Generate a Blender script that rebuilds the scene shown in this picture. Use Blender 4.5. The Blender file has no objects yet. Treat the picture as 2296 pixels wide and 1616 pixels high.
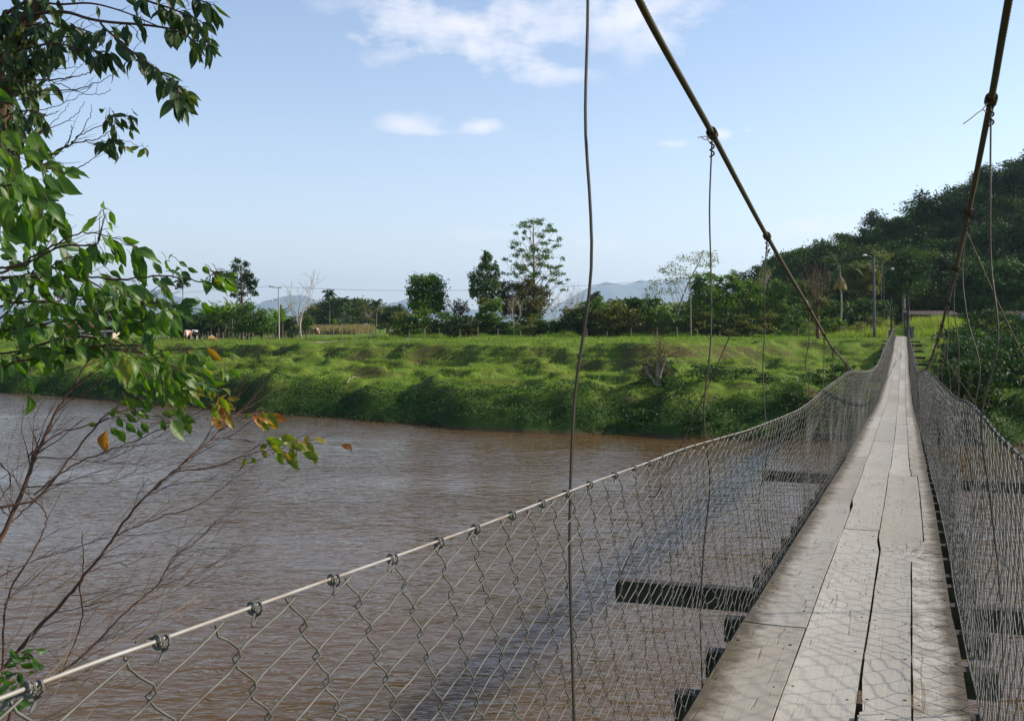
# Wooden suspension footbridge over a muddy river, pasture and wooded hill beyond
HAZE, SUN, SKY, EXPO, DUST, CLOUD = .00009, 4.5, .104, .90, .6, (5.7, 5.6, 5.9)
import bpy, math, random
import numpy as np
from mathutils import Vector
R = math.radians
rng = np.random.default_rng(7)
SC = bpy.context.scene
COL = SC.collection
# ---------------------------------------------------------------- survey helpers
F, CX, HY, CAMZ = 2200.0, 1148.0, 725.0, 7.0      # focal length and horizon of the survey sheet, camera height above the river
def P(px, py, Z):
    return np.array([(px-CX)/F*Z, Z, CAMZ+(HY-py)/F*Z])
def h2(ix, iy, seed):
    v = np.sin(ix*127.1+iy*311.7+seed*74.7)*43758.5453
    return v-np.floor(v)
def vn(x, y, seed=0):
    x = np.asarray(x, float); y = np.asarray(y, float)
    xi = np.floor(x); yi = np.floor(y); fx = x-xi; fy = y-yi
    fx = fx*fx*(3-2*fx); fy = fy*fy*(3-2*fy)
    a = h2(xi, yi, seed); b = h2(xi+1, yi, seed); c = h2(xi, yi+1, seed); d = h2(xi+1, yi+1, seed)
    return (a+(b-a)*fx)*(1-fy)+(c+(d-c)*fx)*fy
def fbm(x, y, seed=0, o=3):
    s = 0; a = .5; f = 1; t = 0
    for k in range(o):
        s = s+a*vn(x*f+k*17.3, y*f-k*9.1, seed+k); t += a; a *= .5; f *= 2.03
    return s/t-.5
def sstep(a, b, x):
    t = np.clip((x-a)/(b-a), 0, 1); return t*t*(3-2*t)
# ---------------------------------------------------------------- terrain shape
SX = [-900,-400,-130,-75,-51.6,-40,-29.3,-19.7,-14,-8.45,-4.7,-.5,3.5,9.1,13.2,25,40,80,150,400,900]
SZ = [560,320,165,118,99,92.2,84.3,76.6,73.2,69,66.4,64.2,62.8,60.7,59.2,57,54,46,36,10,-40]
PX_ = [-900,-130,-60,-43,-30,-15,0,13,20,28,60,100,400,900]
PZ_ = [640,185,136,121,108,96,89.5,87,92,101,103,100,70,40]
HX = [30,42,52,70,86,112,160,250,420,900]
HZ = [0,.4,4.3,10.4,15.6,27,42,57,64,60]
def ground(X, Y):
    X = np.asarray(X, float); Y = np.asarray(Y, float)
    zs = np.interp(X, SX, SZ)+(vn(X*.30, X*0, 3)-.5)*2.3+(vn(X*1.1, X*0, 4)-.5)*.9
    zp = np.interp(X, PX_, PZ_)+fbm(X*.035, X*0+.5, 5, 2)*9+fbm(X*.30, X*0+.7, 7, 2)*1.6+fbm(X*.035, Y*.05, 6, 2)*4
    top = 5.3-.75*sstep(2, -38, X)
    d = Y-zs
    dp = np.maximum(zp-zs, 9)
    z = np.where(d < 0, np.maximum(-2.6, d*.5), 0.0)
    bankh = 2.1
    up = np.interp(d, [0, .9, 3.0, 5.5], [0, .55, 1.45, bankh])
    up = up*(1+fbm(X*.36, Y*.36, 8, 2)*1.0)
    t = np.clip((d-5.5)/np.maximum(dp-5.5, 1), 0, 1.6)
    terr = np.interp(t, [0, .45, .82, .86, .97, 1.12], [0, .22, .40, .55, .96, 1.0])*(top-bankh)
    far = np.where(d > 0, up+terr, 0)
    mask = sstep(3.5, 9, d)*(1-sstep(.97, 1.10, t)*.93)
    m = fbm(X*.045, Y*.26, 11, 3)*1.7+fbm(X*.10, Y*.95, 12, 3)*1.15+fbm(X*.33, Y*1.7, 13, 3)*.38
    rid = 1-np.abs(fbm(X*.05, Y*.30, 14, 2)*2)
    m = m+(rid**8)*.15
    far = far+m*mask*.40
    stp = .5; q = far/stp+fbm(X*.03, Y*.08, 17, 2)*1.5; fq = q-np.floor(q)
    ter_ = (np.floor(q)+np.clip((fq-.5)*3.4+.5, 0, 1)-q)*stp
    far = far+ter_*mask*(.55+.45*sstep(-.12, .12, fbm(X*.04, Y*.1, 18, 2)))
    lim_ = top+.06; e_ = far-lim_; far = np.where(d > 4, lim_+.5*(e_-np.sqrt(e_*e_+.05))+.05, far)
    far = far+np.where(d > 0, 1, 0)*fbm(X*.5, Y*.5, 15, 2)*.55*np.clip(d/3, 0, 1)*(1-sstep(5, 9, d))
    far = far+fbm(X*.02, Y*.02, 16, 2)*1.2*sstep(150, 240, Y)
    # wooded hill on the right and the low pasture rise beyond
    hill = np.interp(X+np.clip((Y-215)*-.05, -9, 4), HX, HZ)*sstep(128, 212, Y-.06*(X-60))*(1-.5*sstep(300, 460, Y))
    hill = hill*(1+fbm(X*.02, Y*.02, 20, 2)*.25)
    rise = 8.4*np.exp(-((X-42)/19)**2-((Y-330)/60)**2)
    far = far+hill+rise+1.7*sstep(114, 122, Y)*np.exp(-((X-56)/9.5)**2)*(1-sstep(130, 140, Y))
    z = np.where(d > 0, far, z)
    # near bank, behind and beneath the camera
    zn = 12-.15*X+fbm(X*.1, X*0, 21, 2)*3
    dn = zn-Y
    nb = np.interp(dn, [0, 1.5, 4, 10, 14], [0, .8, 2.2, 4.9, 5.25])+fbm(X*.3, Y*.3, 22, 2)*.4*np.clip(dn/3, 0, 1)
    z = np.where((dn > 0) & (d < 0), np.minimum(nb, 5.35), z)
    bed = np.minimum(d*-1, dn*-1)
    z = np.where((dn < 0) & (d < 0), -np.minimum(2.6, np.minimum(-d, -dn)*.5), z)
    return z
def gz(x, y): return float(ground(np.array([x]), np.array([y]))[0])
def hit(px, py, z0=56., z1=420.):
    ys = np.concatenate([np.arange(z0, 160, .1), np.arange(160, z1, .5)])
    X = (px-CX)/F*ys; rz = CAMZ+(HY-py)/F*ys
    g = ground(X, ys)
    k = np.argmax(rz < g)
    y = ys[k] if (rz < g).any() else 140.
    return (px-CX)/F*y, y, gz((px-CX)/F*y, y)
# ---------------------------------------------------------------- mesh helpers
class Geo:
    def __init__(s): s.v = []; s.f = []; s.a = []; s.b = []; s.m = []; s.n = 0
    def add(s, V, Fc, var=0., mid=0., mat=0):
        V = np.asarray(V, float).reshape(-1, 3); Fc = np.asarray(Fc, int).reshape(-1, 4)
        s.v.append(V); s.f.append(Fc+s.n); s.n += len(V)
        s.a.append(np.broadcast_to(np.asarray(var, float), (len(V),)))
        s.b.append(np.broadcast_to(np.asarray(mid, float), (len(V),)))
        s.m.append(np.full(len(Fc), mat)); return s
    def box(s, c, ex, ey, ez, var=0., mat=0):
        c = np.asarray(c, float); ex = np.asarray(ex, float); ey = np.asarray(ey, float); ez = np.asarray(ez, float)
        V = [c+a*ex+b*ey+d*ez for d in (-1, 1) for b in (-1, 1) for a in (-1, 1)]
        return s.add(V, [[0,2,3,1],[4,5,7,6],[0,1,5,4],[2,6,7,3],[0,4,6,2],[1,3,7,5]], var, 0, mat)
    def tube(s, pts, rad, sides=6, var=0., mat=0, cap=True):
        p = np.asarray(pts, float); n = len(p)
        r = np.broadcast_to(np.asarray(rad, float), (n,))
        t = np.gradient(p, axis=0); t /= np.linalg.norm(t, axis=1)[:, None]+1e-12
        ref = np.array([0, 0, 1.]) if abs(t[:, 2]).mean() < .8 else np.array([1., 0, 0])
        u = np.cross(t, ref); u /= np.linalg.norm(u, axis=1)[:, None]+1e-12
        w = np.cross(t, u)
        an = np.arange(sides)/sides*2*np.pi
        V = p[:, None]+(u[:, None]*np.cos(an)[None, :, None]+w[:, None]*np.sin(an)[None, :, None])*r[:, None, None]
        i = np.arange(n-1)[:, None]*sides; j = np.arange(sides)[None]; k = (j+1) % sides
        Fc = np.stack([i+j, i+k, i+sides+k, i+sides+j], -1).reshape(-1, 4)
        if cap and sides in (4, 6, 8):
            e = []
            for b in (0, (n-1)*sides):
                e += [[b, b+1, b+2, b+3]]
                if sides >= 6: e += [[b, b+3, b+4, b+5]]
                if sides == 8: e += [[b, b+5, b+6, b+7]]
            Fc = np.vstack([Fc, e])
        return s.add(V, Fc, var, 0, mat)
    def cards(s, pts, size, asp=.5, var=None, flat=0., rg=rng, mat=0, down=0.):
        p = np.asarray(pts, float); n = len(p)
        d = rg.normal(size=(n, 3)); d[:, 2] = d[:, 2]*(1-flat)-down; d /= np.linalg.norm(d, axis=1)[:, None]
        q = rg.normal(size=(n, 3)); q[:, 2] *= (1-flat)
        q -= (q*d).sum(1)[:, None]*d; q /= np.linalg.norm(q, axis=1)[:, None]+1e-9
        L = np.broadcast_to(np.asarray(size, float), (n,))[:, None]
        V = np.stack([p-d*L*.5, p+q*L*asp*.5, p+d*L*.5, p-q*L*asp*.5], 1).reshape(-1, 3)
        Fc = np.arange(4*n).reshape(-1, 4)
        v = rg.random(n) if var is None else np.broadcast_to(var, (n,))
        return s.add(V, Fc, np.repeat(v, 4), 0, mat)
    def build(s, name, mats, parent=None, smooth=False, off=None):
        V = np.vstack(s.v); Fc = np.vstack(s.f)
        if off is None and parent is not None:
            off = np.array(parent.location); q = parent.parent
            while q is not None: off = off+np.array(q.location); q = q.parent
        if off is not None: V = V-np.asarray(off)
        me = bpy.data.meshes.new(name)
        me.vertices.add(len(V)); me.vertices.foreach_set('co', V.astype(np.float32).ravel())
        me.loops.add(len(Fc)*4); me.loops.foreach_set('vertex_index', Fc.astype(np.int32).ravel())
        me.polygons.add(len(Fc)); me.polygons.foreach_set('loop_start', np.arange(0, len(Fc)*4, 4, dtype=np.int32))
        me.polygons.foreach_set('material_index', np.concatenate(s.m).astype(np.int32))
        me.polygons.foreach_set('use_smooth', np.full(len(Fc), smooth))
        for nm, arr in (('var', s.a), ('mid', s.b)):
            at = me.attributes.new(nm, 'FLOAT', 'POINT'); at.data.foreach_set('value', np.concatenate(arr).astype(np.float32))
        me.update(calc_edges=True); me.validate()
        for m in (mats if isinstance(mats, (list, tuple)) else [mats]): me.materials.append(m)
        o = bpy.data.objects.new(name, me); COL.objects.link(o)
        if parent is not None: o.parent = parent
        return o
def tag(o, label=None, cat=None, group=None, kind=None):
    if label: o['label'] = label
    if cat: o['category'] = cat
    if group: o['group'] = group
    if kind: o['kind'] = kind
    return o
def empty(name, loc, label=None, cat=None, group=None):
    o = bpy.data.objects.new(name, None); COL.objects.link(o); o.location = tuple(float(c) for c in loc)
    o.empty_display_size = .2
    return tag(o, label, cat, group)
def copy_tree(o, parent=None):
    c = o.copy(); COL.objects.link(c)
    if parent is not None: c.parent = parent
    for ch in list(o.children): copy_tree(ch, c)
    return c
def place(proto, used, loc, rz=0., s=1., label=None, group=None):
    o = copy_tree(proto) if proto.name in used else proto
    used.add(proto.name)
    o.location = tuple(float(c) for c in loc); o.rotation_euler.z = rz
    o.scale = (s, s, s) if np.isscalar(s) else s
    if label: o['label'] = label
    if group: o['group'] = group
    return o
def smooth_curve(pts, n=8):
    p = np.asarray(pts, float)
    if len(p) < 3: 
        t = np.linspace(0, 1, n+1)[:, None]; return p[0]*(1-t)+p[-1]*t
    e = np.vstack([2*p[0]-p[1], p, 2*p[-1]-p[-2]])
    out = []
    for i in range(1, len(e)-2):
        for t in np.linspace(0, 1, n, endpoint=False):
            a, b, c, d = e[i-1:i+3]
            out.append(.5*((2*b)+(c-a)*t+(2*a-5*b+4*c-d)*t*t+(3*b-a-3*c+d)*t**3))
    out.append(p[-1]); return np.array(out)
# ---------------------------------------------------------------- materials
class NT:
    def __init__(s, name):
        s.m = bpy.data.materials.new(name); s.m.use_nodes = True; s.t = s.m.node_tree; s.t.nodes.clear()
        s.out = s.n('ShaderNodeOutputMaterial')
    def n(s, typ, ins=None, **kw):
        nd = s.t.nodes.new(typ)
        for k, v in kw.items(): setattr(nd, k, v)
        if ins:
            for k, v in ins.items():
                if hasattr(v, 'is_linked') or isinstance(v, bpy.types.NodeSocket): s.t.links.new(v, nd.inputs[k])
                else: nd.inputs[k].default_value = v
        return nd
    def l(s, a, b): s.t.links.new(a, b)
    def attr(s, name): return s.n('ShaderNodeAttribute', attribute_name=name).outputs['Fac']
    def math(s, op, a, b=0., c=False):
        nd = s.n('ShaderNodeMath', operation=op, use_clamp=c)
        for i, v in enumerate((a, b)):
            if isinstance(v, bpy.types.NodeSocket): s.l(v, nd.inputs[i])
            else: nd.inputs[i].default_value = v
        return nd.outputs[0]
    def mix(s, f, a, b, bt='MIX'):
        nd = s.n('ShaderNodeMix', data_type='RGBA', blend_type=bt)
        for i, v in ((0, f), (6, a), (7, b)):
            if isinstance(v, bpy.types.NodeSocket): s.l(v, nd.inputs[i])
            else: nd.inputs[i].default_value = (v if i == 0 else (*v, 1))
        return nd.outputs[2]
    def ramp(s, f, stops, interp='LINEAR'):
        nd = s.n('ShaderNodeValToRGB'); s.l(f, nd.inputs[0]); r = nd.color_ramp; r.interpolation = interp
        while len(r.elements) < len(stops): r.elements.new(.5)
        for e, (p, c) in zip(r.elements, stops):
            e.position = p; e.color = (*c, 1) if not np.isscalar(c) else (c, c, c, 1)
        return nd.outputs[0]
    def noise(s, vec=None, scale=1., detail=3., rough=.55, dist=0.):
        nd = s.n('ShaderNodeTexNoise', {'Scale': scale, 'Detail': detail, 'Roughness': rough, 'Distortion': dist})
        if vec is not None: s.l(vec, nd.inputs['Vector'])
        return nd.outputs['Fac']
    def mapping(s, vec, scale=(1, 1, 1), rot=(0, 0, 0), loc=(0, 0, 0)):
        nd = s.n('ShaderNodeMapping', {'Scale': scale, 'Rotation': rot, 'Location': loc}); s.l(vec, nd.inputs[0]); return nd.outputs[0]
    def geo(s): return s.n('ShaderNodeNewGeometry').outputs['Position']
    def rnd(s): return s.n('ShaderNodeObjectInfo').outputs['Random']
    def bump(s, h, strength=.3, dist=.02):
        nd = s.n('ShaderNodeBump', {'Strength': strength, 'Distance': dist}); s.l(h, nd.inputs['Height']); return nd.outputs[0]
    def bsdf(s, col, rough=.6, spec=.4, metal=0., normal=None):
        nd = s.n('ShaderNodeBsdfPrincipled')
        for k, v in (('Base Color', col), ('Roughness', rough), ('Specular IOR Level', spec), ('Metallic', metal)):
            if isinstance(v, bpy.types.NodeSocket): s.l(v, nd.inputs[k])
            else: nd.inputs[k].default_value = (*v, 1) if k == 'Base Color' else v
        if normal is not None: s.l(normal, nd.inputs['Normal'])
        return nd.outputs[0]
    def done(s, sh): s.l(sh, s.out.inputs[0]); return s.m
def leafmat(name, c1, c2, trans=.3, rough=.55, spec=.3, c3=None, objvar=.35, tcol=1.6):
    t = NT(name); v = t.attr('var')
    c = t.mix(v, c1, c2)
    if c3 is not None:
        c = t.mix(t.ramp(v, [(.93, 0.), (.96, 1.)]), c, c3)
    b = t.math('ADD', t.math('MULTIPLY', t.rnd(), objvar), 1-objvar*.5)
    hs = t.n('ShaderNodeHueSaturation', {'Color': c, 'Value': b}); c = hs.outputs[0]
    p = t.bsdf(c, rough, spec)
    tr = t.n('ShaderNodeBsdfTranslucent', {'Color': t.mix(1., c, (tcol*.9, tcol*1.05, tcol*.35), 'MULTIPLY')}).outputs[0]
    mx = t.n('ShaderNodeMixShader', {0: trans}); t.l(p, mx.inputs[1]); t.l(tr, mx.inputs[2])
    return t.done(mx.outputs[0])
def plain(name, c, rough=.7, spec=.3, metal=0., var=.25, scale=8., c2=None, bump=0.):
    t = NT(name); pos = t.geo()
    nz = t.noise(pos, scale, 4)
    c2 = c2 or tuple(k*.55 for k in c)
    col = t.mix(t.ramp(nz, [(.35, 0.), (.7, 1.)]), c, c2)
    nrm = t.bump(t.noise(pos, scale*3, 3), bump, .01) if bump else None
    return t.done(t.bsdf(col, rough, spec, metal, nrm))
M = {}
M['bark'] = plain('bark', (.16, .12, .085), .9, .1, scale=6, bump=.4)
M['palebark'] = plain('pale_bark', (.36, .31, .25), .85, .15, scale=5, c2=(.2, .16, .12))
M['twig'] = plain('twig', (.050, .030, .022), .7, .25, scale=18, c2=(.085, .038, .024))
M['drytwig'] = plain('dry_twig', (.34, .25, .16), .8, .2, scale=12, c2=(.2, .12, .07))
M['brownbark'] = plain('brown_bark', (.12, .075, .045), .85, .2, scale=4)
M['wood_dark'] = plain('wet_dark_timber', (.018, .016, .013), .75, .25, scale=7, c2=(.060, .050, .038), bump=.7)
M['post'] = plain('weathered_post', (.23, .19, .145), .9, .1, scale=4, c2=(.11, .09, .07))
M['pole'] = plain('concrete_pole', (.36, .33, .29), .8, .2, scale=2, c2=(.27, .25, .22))
M['polegrey'] = plain('grey_pole', (.10, .105, .11), .7, .3, scale=2)
M['rust'] = plain('rusty_cable_steel', (.06, .036, .016), .75, .25, .2, scale=14, c2=(.035, .028, .014))
M['olive'] = plain('oily_wire_rope', (.032, .030, .012), .6, .35, .2, scale=10, c2=(.05, .030, .012))
M['wire'] = plain('old_wire', (.06, .052, .042), .6, .35, .25, scale=9, c2=(.05, .032, .02))
M['galv'] = plain('galvanised_wire', (.12, .118, .107), .6, .35, .2, scale=22, c2=(.065, .060, .042))
M['railm'] = plain('galvanised_rail_cable', (.27, .268, .258), .55, .35, .2, scale=9, c2=(.19, .15, .12))
M['concrete'] = plain('dark_concrete', (.10, .098, .09), .9, .1, scale=3)
M['white'] = plain('white_paint', (.75, .74, .7), .5, .4)
M['wall'] = plain('pale_wall', (.5, .42, .34), .9, .1)
M['tileroof'] = plain('clay_roof', (.16, .085, .055), .9, .1, scale=3)
M['black'] = plain('black_hide', (.012, .011, .01), .7, .3, scale=1.5, c2=(.02, .018, .016))
M['cowbrown'] = plain('brown_hide', (.30, .15, .09), .8, .2, scale=1.1, c2=(.55, .42, .33))
M['cowpied'] = plain('pied_hide', (.014, .013, .012), .7, .3, scale=1.4, c2=(.02, .02, .02))
M['blue'] = plain('blue_plastic', (.25, .45, .65), .5, .4)
M['straw'] = plain('straw', (.33, .26, .13), .9, .1, scale=5)
M['nail'] = plain('rusty_nail', (.035, .022, .016), .7, .3)
G_ = {}
G_['mid'] = leafmat('leaf_mid', (.036, .088, .010), (.085, .145, .018), .35)
G_['deep'] = leafmat('leaf_deep', (.016, .042, .011), (.038, .075, .016), .25, .65, .2)
G_['bright'] = leafmat('leaf_bright', (.055, .115, .016), (.105, .16, .025), .35)
G_['hill'] = leafmat('leaf_hill', (.008, .026, .005), (.044, .090, .012), .15, .7, .15, objvar=.8)
G_['olive'] = leafmat('leaf_olive', (.075, .088, .016), (.13, .125, .026), .35)
G_['pale'] = leafmat('leaf_pale', (.085, .11, .03), (.15, .16, .05), .3)
G_['bamboo'] = leafmat('leaf_bamboo', (.052, .056, .010), (.10, .090, .016), .3)
G_['dry'] = leafmat('leaf_dry', (.16, .10, .04), (.25, .17, .07), .25)
G_['banana'] = leafmat('leaf_banana', (.07, .14, .022), (.14, .20, .04), .35, .45, .4)
G_['palm'] = leafmat('leaf_palm', (.020, .045, .010), (.04, .075, .016), .15, .55, .3)
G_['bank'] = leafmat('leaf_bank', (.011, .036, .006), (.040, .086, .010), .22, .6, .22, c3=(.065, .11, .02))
G_['grass'] = leafmat('grass_blade', (.080, .155, .010), (.165, .215, .020), .35, c3=(.22, .19, .07))
G_['tall'] = leafmat('tall_grass', (.13, .19, .02), (.22, .25, .035), .4, c3=(.28, .24, .08))
G_['hill2'] = leafmat('leaf_hill_olive', (.024, .046, .008), (.070, .098, .015), .2, .7, .15, objvar=.8)
G_['reed'] = leafmat('dry_reed', (.14, .115, .045), (.22, .17, .07), .25)
def fgleaf(name, stops, trans, rough=.32, spec=.5):
    t = NT(name); v = t.attr('var'); m = t.attr('mid')
    c = t.ramp(v, stops)
    pos = t.geo(); c = t.mix(t.ramp(t.noise(pos, 60, 3), [(.4, 0.), (.75, .35)]), c, (.02, .04, .012))
    rib = t.ramp(m, [(0., 1.), (.075, 0.)])
    c2 = t.mix(t.math('MULTIPLY', rib, .6), c, (.22, .26, .10))
    veins = t.noise(t.mapping(pos, (1, 1, 1)), 160, 2)
    p = t.bsdf(c2, rough, spec, 0., t.bump(veins, .12, .002))
    tr = t.n('ShaderNodeBsdfTranslucent', {'Color': t.mix(1., c2, (1.9, 2.1, .5), 'MULTIPLY')}).outputs[0]
    mx = t.n('ShaderNodeMixShader', {0: trans}); t.l(p, mx.inputs[1]); t.l(tr, mx.inputs[2])
    return t.done(mx.outputs[0])
M['euc'] = fgleaf('eucalyptus_leaf', [(0., (.016, .034, .013)), (.55, (.030, .058, .017)), (.9, (.05, .085, .016)), (1., (.12, .15, .02))], .28, .45, .3)
M['sap'] = fgleaf('sapling_leaf', [(0., (.024, .060, .018)), (.45, (.046, .110, .014)), (.86, (.095, .16, .014)), (.93, (.17, .17, .02)), (1., (.30, .09, .02))], .42, .45, .35)
# ================================================================ THE BRIDGE
dk = np.array([(1615.6,1530.5,2175.3),(1540,1578,2164),(1426,1649,2147.4),(1334.8,1698,2131),(1220.8,1768.8,2111.8),(1134,1830,2098),(1061,1873.7,2081),
  (1015.5,1905.6,2069.8),(960.5,1934.5,2059.6),(934.4,1949.1,2053.1),(901.8,1968.2,2046.5),(874.6,1978,2042.6),(830,1991.1,2038.5),(787.6,2000.9,2036.1),(769.1,2003.5,2034.6),(753.9,2007.4,2033.5)])
dZ = 2827/(dk[:, 2]-dk[:, 1]); dz_ = CAMZ-(dk[:, 0]-HY)*dZ/F
dxl = (dk[:, 1]-CX)/F*dZ; dxr = (dk[:, 2]-CX)/F*dZ
TZ = np.linspace(-6, 114, 1201)
def prof(zz, vv, win):
    ext = np.polyfit(zz[:4], vv[:4], 1); exf = np.polyfit(zz[-2:], vv[-2:], 1)
    y = np.interp(TZ, zz, vv); y = np.where(TZ < zz[0], vv[0]+(TZ-zz[0])*ext[0], y); y = np.where(TZ > zz[-1], vv[-1]+(TZ-zz[-1])*exf[0]*.6, y)
    k = int(win/.1)|1; yp = np.pad(y, k//2, mode='reflect', reflect_type='odd')
    return np.convolve(yp, np.ones(k)/k, 'valid')
tDz = prof(dZ, dz_, 5.); tXC = prof(dZ, (dxl+dxr)/2, 4.); tW = 1.285
def DZ(y): return np.interp(y, TZ, tDz)
def DX(y, f): return np.interp(y, TZ, tXC)+(np.asarray(f)-.5)*tW
SK = .449
def D(y0, f, dz=0., sk=SK):
    y = y0-(np.asarray(f)-.5)*sk
    return np.stack([DX(y, f), y+0*DX(y, f), DZ(y)+dz+0*DX(y, f)], -1)
bridge = empty('suspension_bridge', (40., 0., 0.), 'narrow wooden plank footbridge hung on two rusty cables with wire mesh sides', 'footbridge')
# --- timber materials
def plankmat(name, edge_amt):
    t = NT(name); pos = t.geo(); q = t.mapping(pos, (1, 1, 1), (0, 0, R(22.15)))
    cb = t.n('ShaderNodeCombineXYZ'); r100 = t.math('MULTIPLY', t.rnd(), 60.)
    for i in range(3): t.l(r100, cb.inputs[i])
    va = t.n('ShaderNodeVectorMath', operation='ADD'); t.l(q, va.inputs[0]); t.l(cb.outputs[0], va.inputs[1]); q = va.outputs[0]
    base = t.ramp(t.rnd(), [(0., (.29, .266, .218)), (.3, (.385, .362, .31)), (.6, (.315, .296, .256)), (.8, (.36, .334, .28)), (1., (.425, .405, .352))])
    blot = t.noise(t.mapping(q, (2.6, .9, 1)), 1.5, 5, .6)
    c = t.mix(t.ramp(blot, [(.40, 0.), (.80, .42)]), base, (.21, .175, .13))
    saw = t.noise(t.mapping(q, (1.1, 15, 1)), 2.2, 4, .65, 1.6)
    c = t.mix(t.ramp(saw, [(.46, 0.), (.80, .30)]), c, (.21, .165, .12))
    grain = t.noise(t.mapping(q, (58, 2.2, 8)), 1.3, 4, .7, .6)
    c = t.mix(t.ramp(grain, [(.52, 0.), (.75, .42)]), c, (.17, .13, .095))
    crk = t.noise(t.mapping(q, (34, 1.6, 3)), 1.1, 2, .5, 1.1)
    crack = t.ramp(crk, [(.66, 0.), (.70, 1.)])
    c = t.mix(t.math('MULTIPLY', crack, .38), c, (.07, .052, .038))
    e = t.attr('var'); en = t.math('ADD', e, t.math('MULTIPLY', t.math('SUBTRACT', t.noise(t.mapping(q, (4, 4.5, 1)), 1.5, 6, .7), .5), 1.35))
    st = t.ramp(en, [(.40, 0.), (.84, 1.)])
    c = t.mix(t.math('MULTIPLY', st, edge_amt), c, t.mix(t.noise(q, 1.2, 2), (.058, .048, .022), (.070, .048, .037)))
    c = t.mix(t.math('MULTIPLY', t.ramp(t.noise(q, 2.7, 4), [(.56, 0.), (.72, .5)]), t.ramp(e, [(.5, 0.), (.9, 1.)])), c, (.10, .095, .03))
    hgt = t.math('SUBTRACT', t.math('ADD', t.math('MULTIPLY', grain, .35), t.math('MULTIPLY', saw, .5)), crack)
    return t.done(t.bsdf(c, .82, .18, 0., t.bump(hgt, .55, .006)))
M['plank'] = plankmat('weathered_plank', .92)
def bnd(k, y):
    y = np.asarray(y, float); w = .018*np.sin(np.floor(y/5.5+k*.37)*12.9+k*3.)*(y > 14)
    if k == 0: return 0*y-.005+.012*np.sin(np.floor(y/5.3)*7.7)*(y > 6)
    if k == 4: return 0*y+1.005+.012*np.sin(np.floor(y/4.9)*5.1)*(y > 6)
    if k == 1: return np.where(y < 10.5, .31, .285)+w
    if k == 2: return np.where(y < 8.25, .597, .572)+w
    return np.where(y < 8.15, .797, np.where(y < 13.5, .88, .815))+w
joints = {0: [-1., 1.4, 5.72, 10.55, 16.2, 22.6], 1: [-1., 3.3, 9.0, 14.3, 19.4, 24.6], 2: [-1., 4.5, 8.2, 13.5, 18.9, 24.1], 3: [-1., 2.7, 8.12, 13.5, 17.3, 22.2]}
rg = np.random.default_rng(3)
plank_list = []
for k in range(4):
    j = joints[k][:]
    while j[-1] < 108.6: j.append(min(j[-1]+rg.uniform(4.2, 6.2), 109.))
    for a, b in zip(j[:-1], j[1:]): plank_list.append((a, k, a, b))
plank_list.sort()
far_pl = Geo()
def plank(g, k, a, b, near):
    n = max(3, int((b-a)/.45)); ys = np.linspace(a+.006, b-.006, n+1)
    ga = .0045+0; gapL = .004 if k in (0, 3) else .0035
    gl, gr = gapL, .004
    if k == 1 and a < 8.: gr = .006
    if k == 2 and a < 8.: gl = .006
    dzv = rg.uniform(-.004, .003); wav = rg.uniform(-1, 1)*.003
    fs = [0, .25, .5, .75, 1]
    lo = bnd(k, ys)+gl; hi = bnd(k+1, ys)-gr
    edge = (fbm(ys*2.3+k*7+a, ys*0+k, 31, 2))*.006
    lo = lo+edge; hi = hi+np.roll(edge, 1)
    if k == 2 and 4 < a < 5: lo[0] += .02
    V = []; var = []
    for i, y in enumerate(ys):
        for q in fs:
            f = lo[i]+(hi[i]-lo[i])*q
            cup = (abs(q-.5)*2)**2*.004
            p = D(y, f, dzv+cup+wav*np.sin(i*.9)); V.append(p)
            e = 0.
            if k == 0: e = max(0, 1-f/.23)
            if k == 3: e = .50+.5*max(0, 1-(1-f)/.09)
            e2 = .62*max(0, 1-abs(q)/.12)*.5 if k == 1 else 0
            var.append(max(e, e2))
    m = len(fs); N = n+1; V = np.array(V); B = V.copy(); B[:, 2] -= .045
    Fq = []
    for i in range(n):
        for q in range(m-1):
            o = i*m+q; Fq.append([o, o+1, o+m+1, o+m]); Fq.append([o+N*m, o+N*m+m, o+N*m+m+1, o+N*m+1])
        o = i*m; Fq.append([o, o+m, o+m+N*m, o+N*m]); o = i*m+m-1; Fq.append([o, o+N*m, o+m+N*m, o+m])
    for q in range(m-1):
        Fq.append([q, q+N*m, q+1+N*m, q+1]); o = n*m+q; Fq.append([o, o+1, o+1+N*m, o+N*m])
    g.add(np.vstack([V, B]), Fq, np.concatenate([var, var]))
    if near and a < 16:                       # nail heads over every beam
        for by in beamY:
            if a+.1 < by < b-.1:
                for q in (.1, .88):
                    if rg.random() < .78:
                        f = np.interp(by, ys, lo)*(1-q)+np.interp(by, ys, hi)*q
                        c = D(by+rg.uniform(-.05, .05), f, dzv+.0046); r_ = rg.uniform(.005, .0095)
                        an = np.arange(6)/6*6.2832
                        T = c+np.stack([np.cos(an)*r_, np.sin(an)*r_, 0*an], 1)
                        g.add(np.vstack([T, T-[0, 0, .008]]), [[0,1,2,3],[0,3,4,5]]+[[i, i+6, (i+1) % 6+6, (i+1) % 6] for i in range(6)], 0, 0, 1)
beamY = [3.3, 3.95, 4.72, 5.39, 6.05, 6.68, 7.2, 7.52, 8.12, 8.72]
while beamY[-1] < 108: beamY.append(beamY[-1]+.63)
cnt = 0
for _, k, a, b in plank_list:
    if cnt < 96:
        g = Geo(); plank(g, k, a, b, True); g.build('plank', [M['plank'], M['nail']], bridge); cnt += 1
    else: plank(far_pl, k, a, b, False)
if far_pl.n: tag(far_pl.build('plank', [M['plank'], M['nail']], bridge), kind='stuff')
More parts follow.
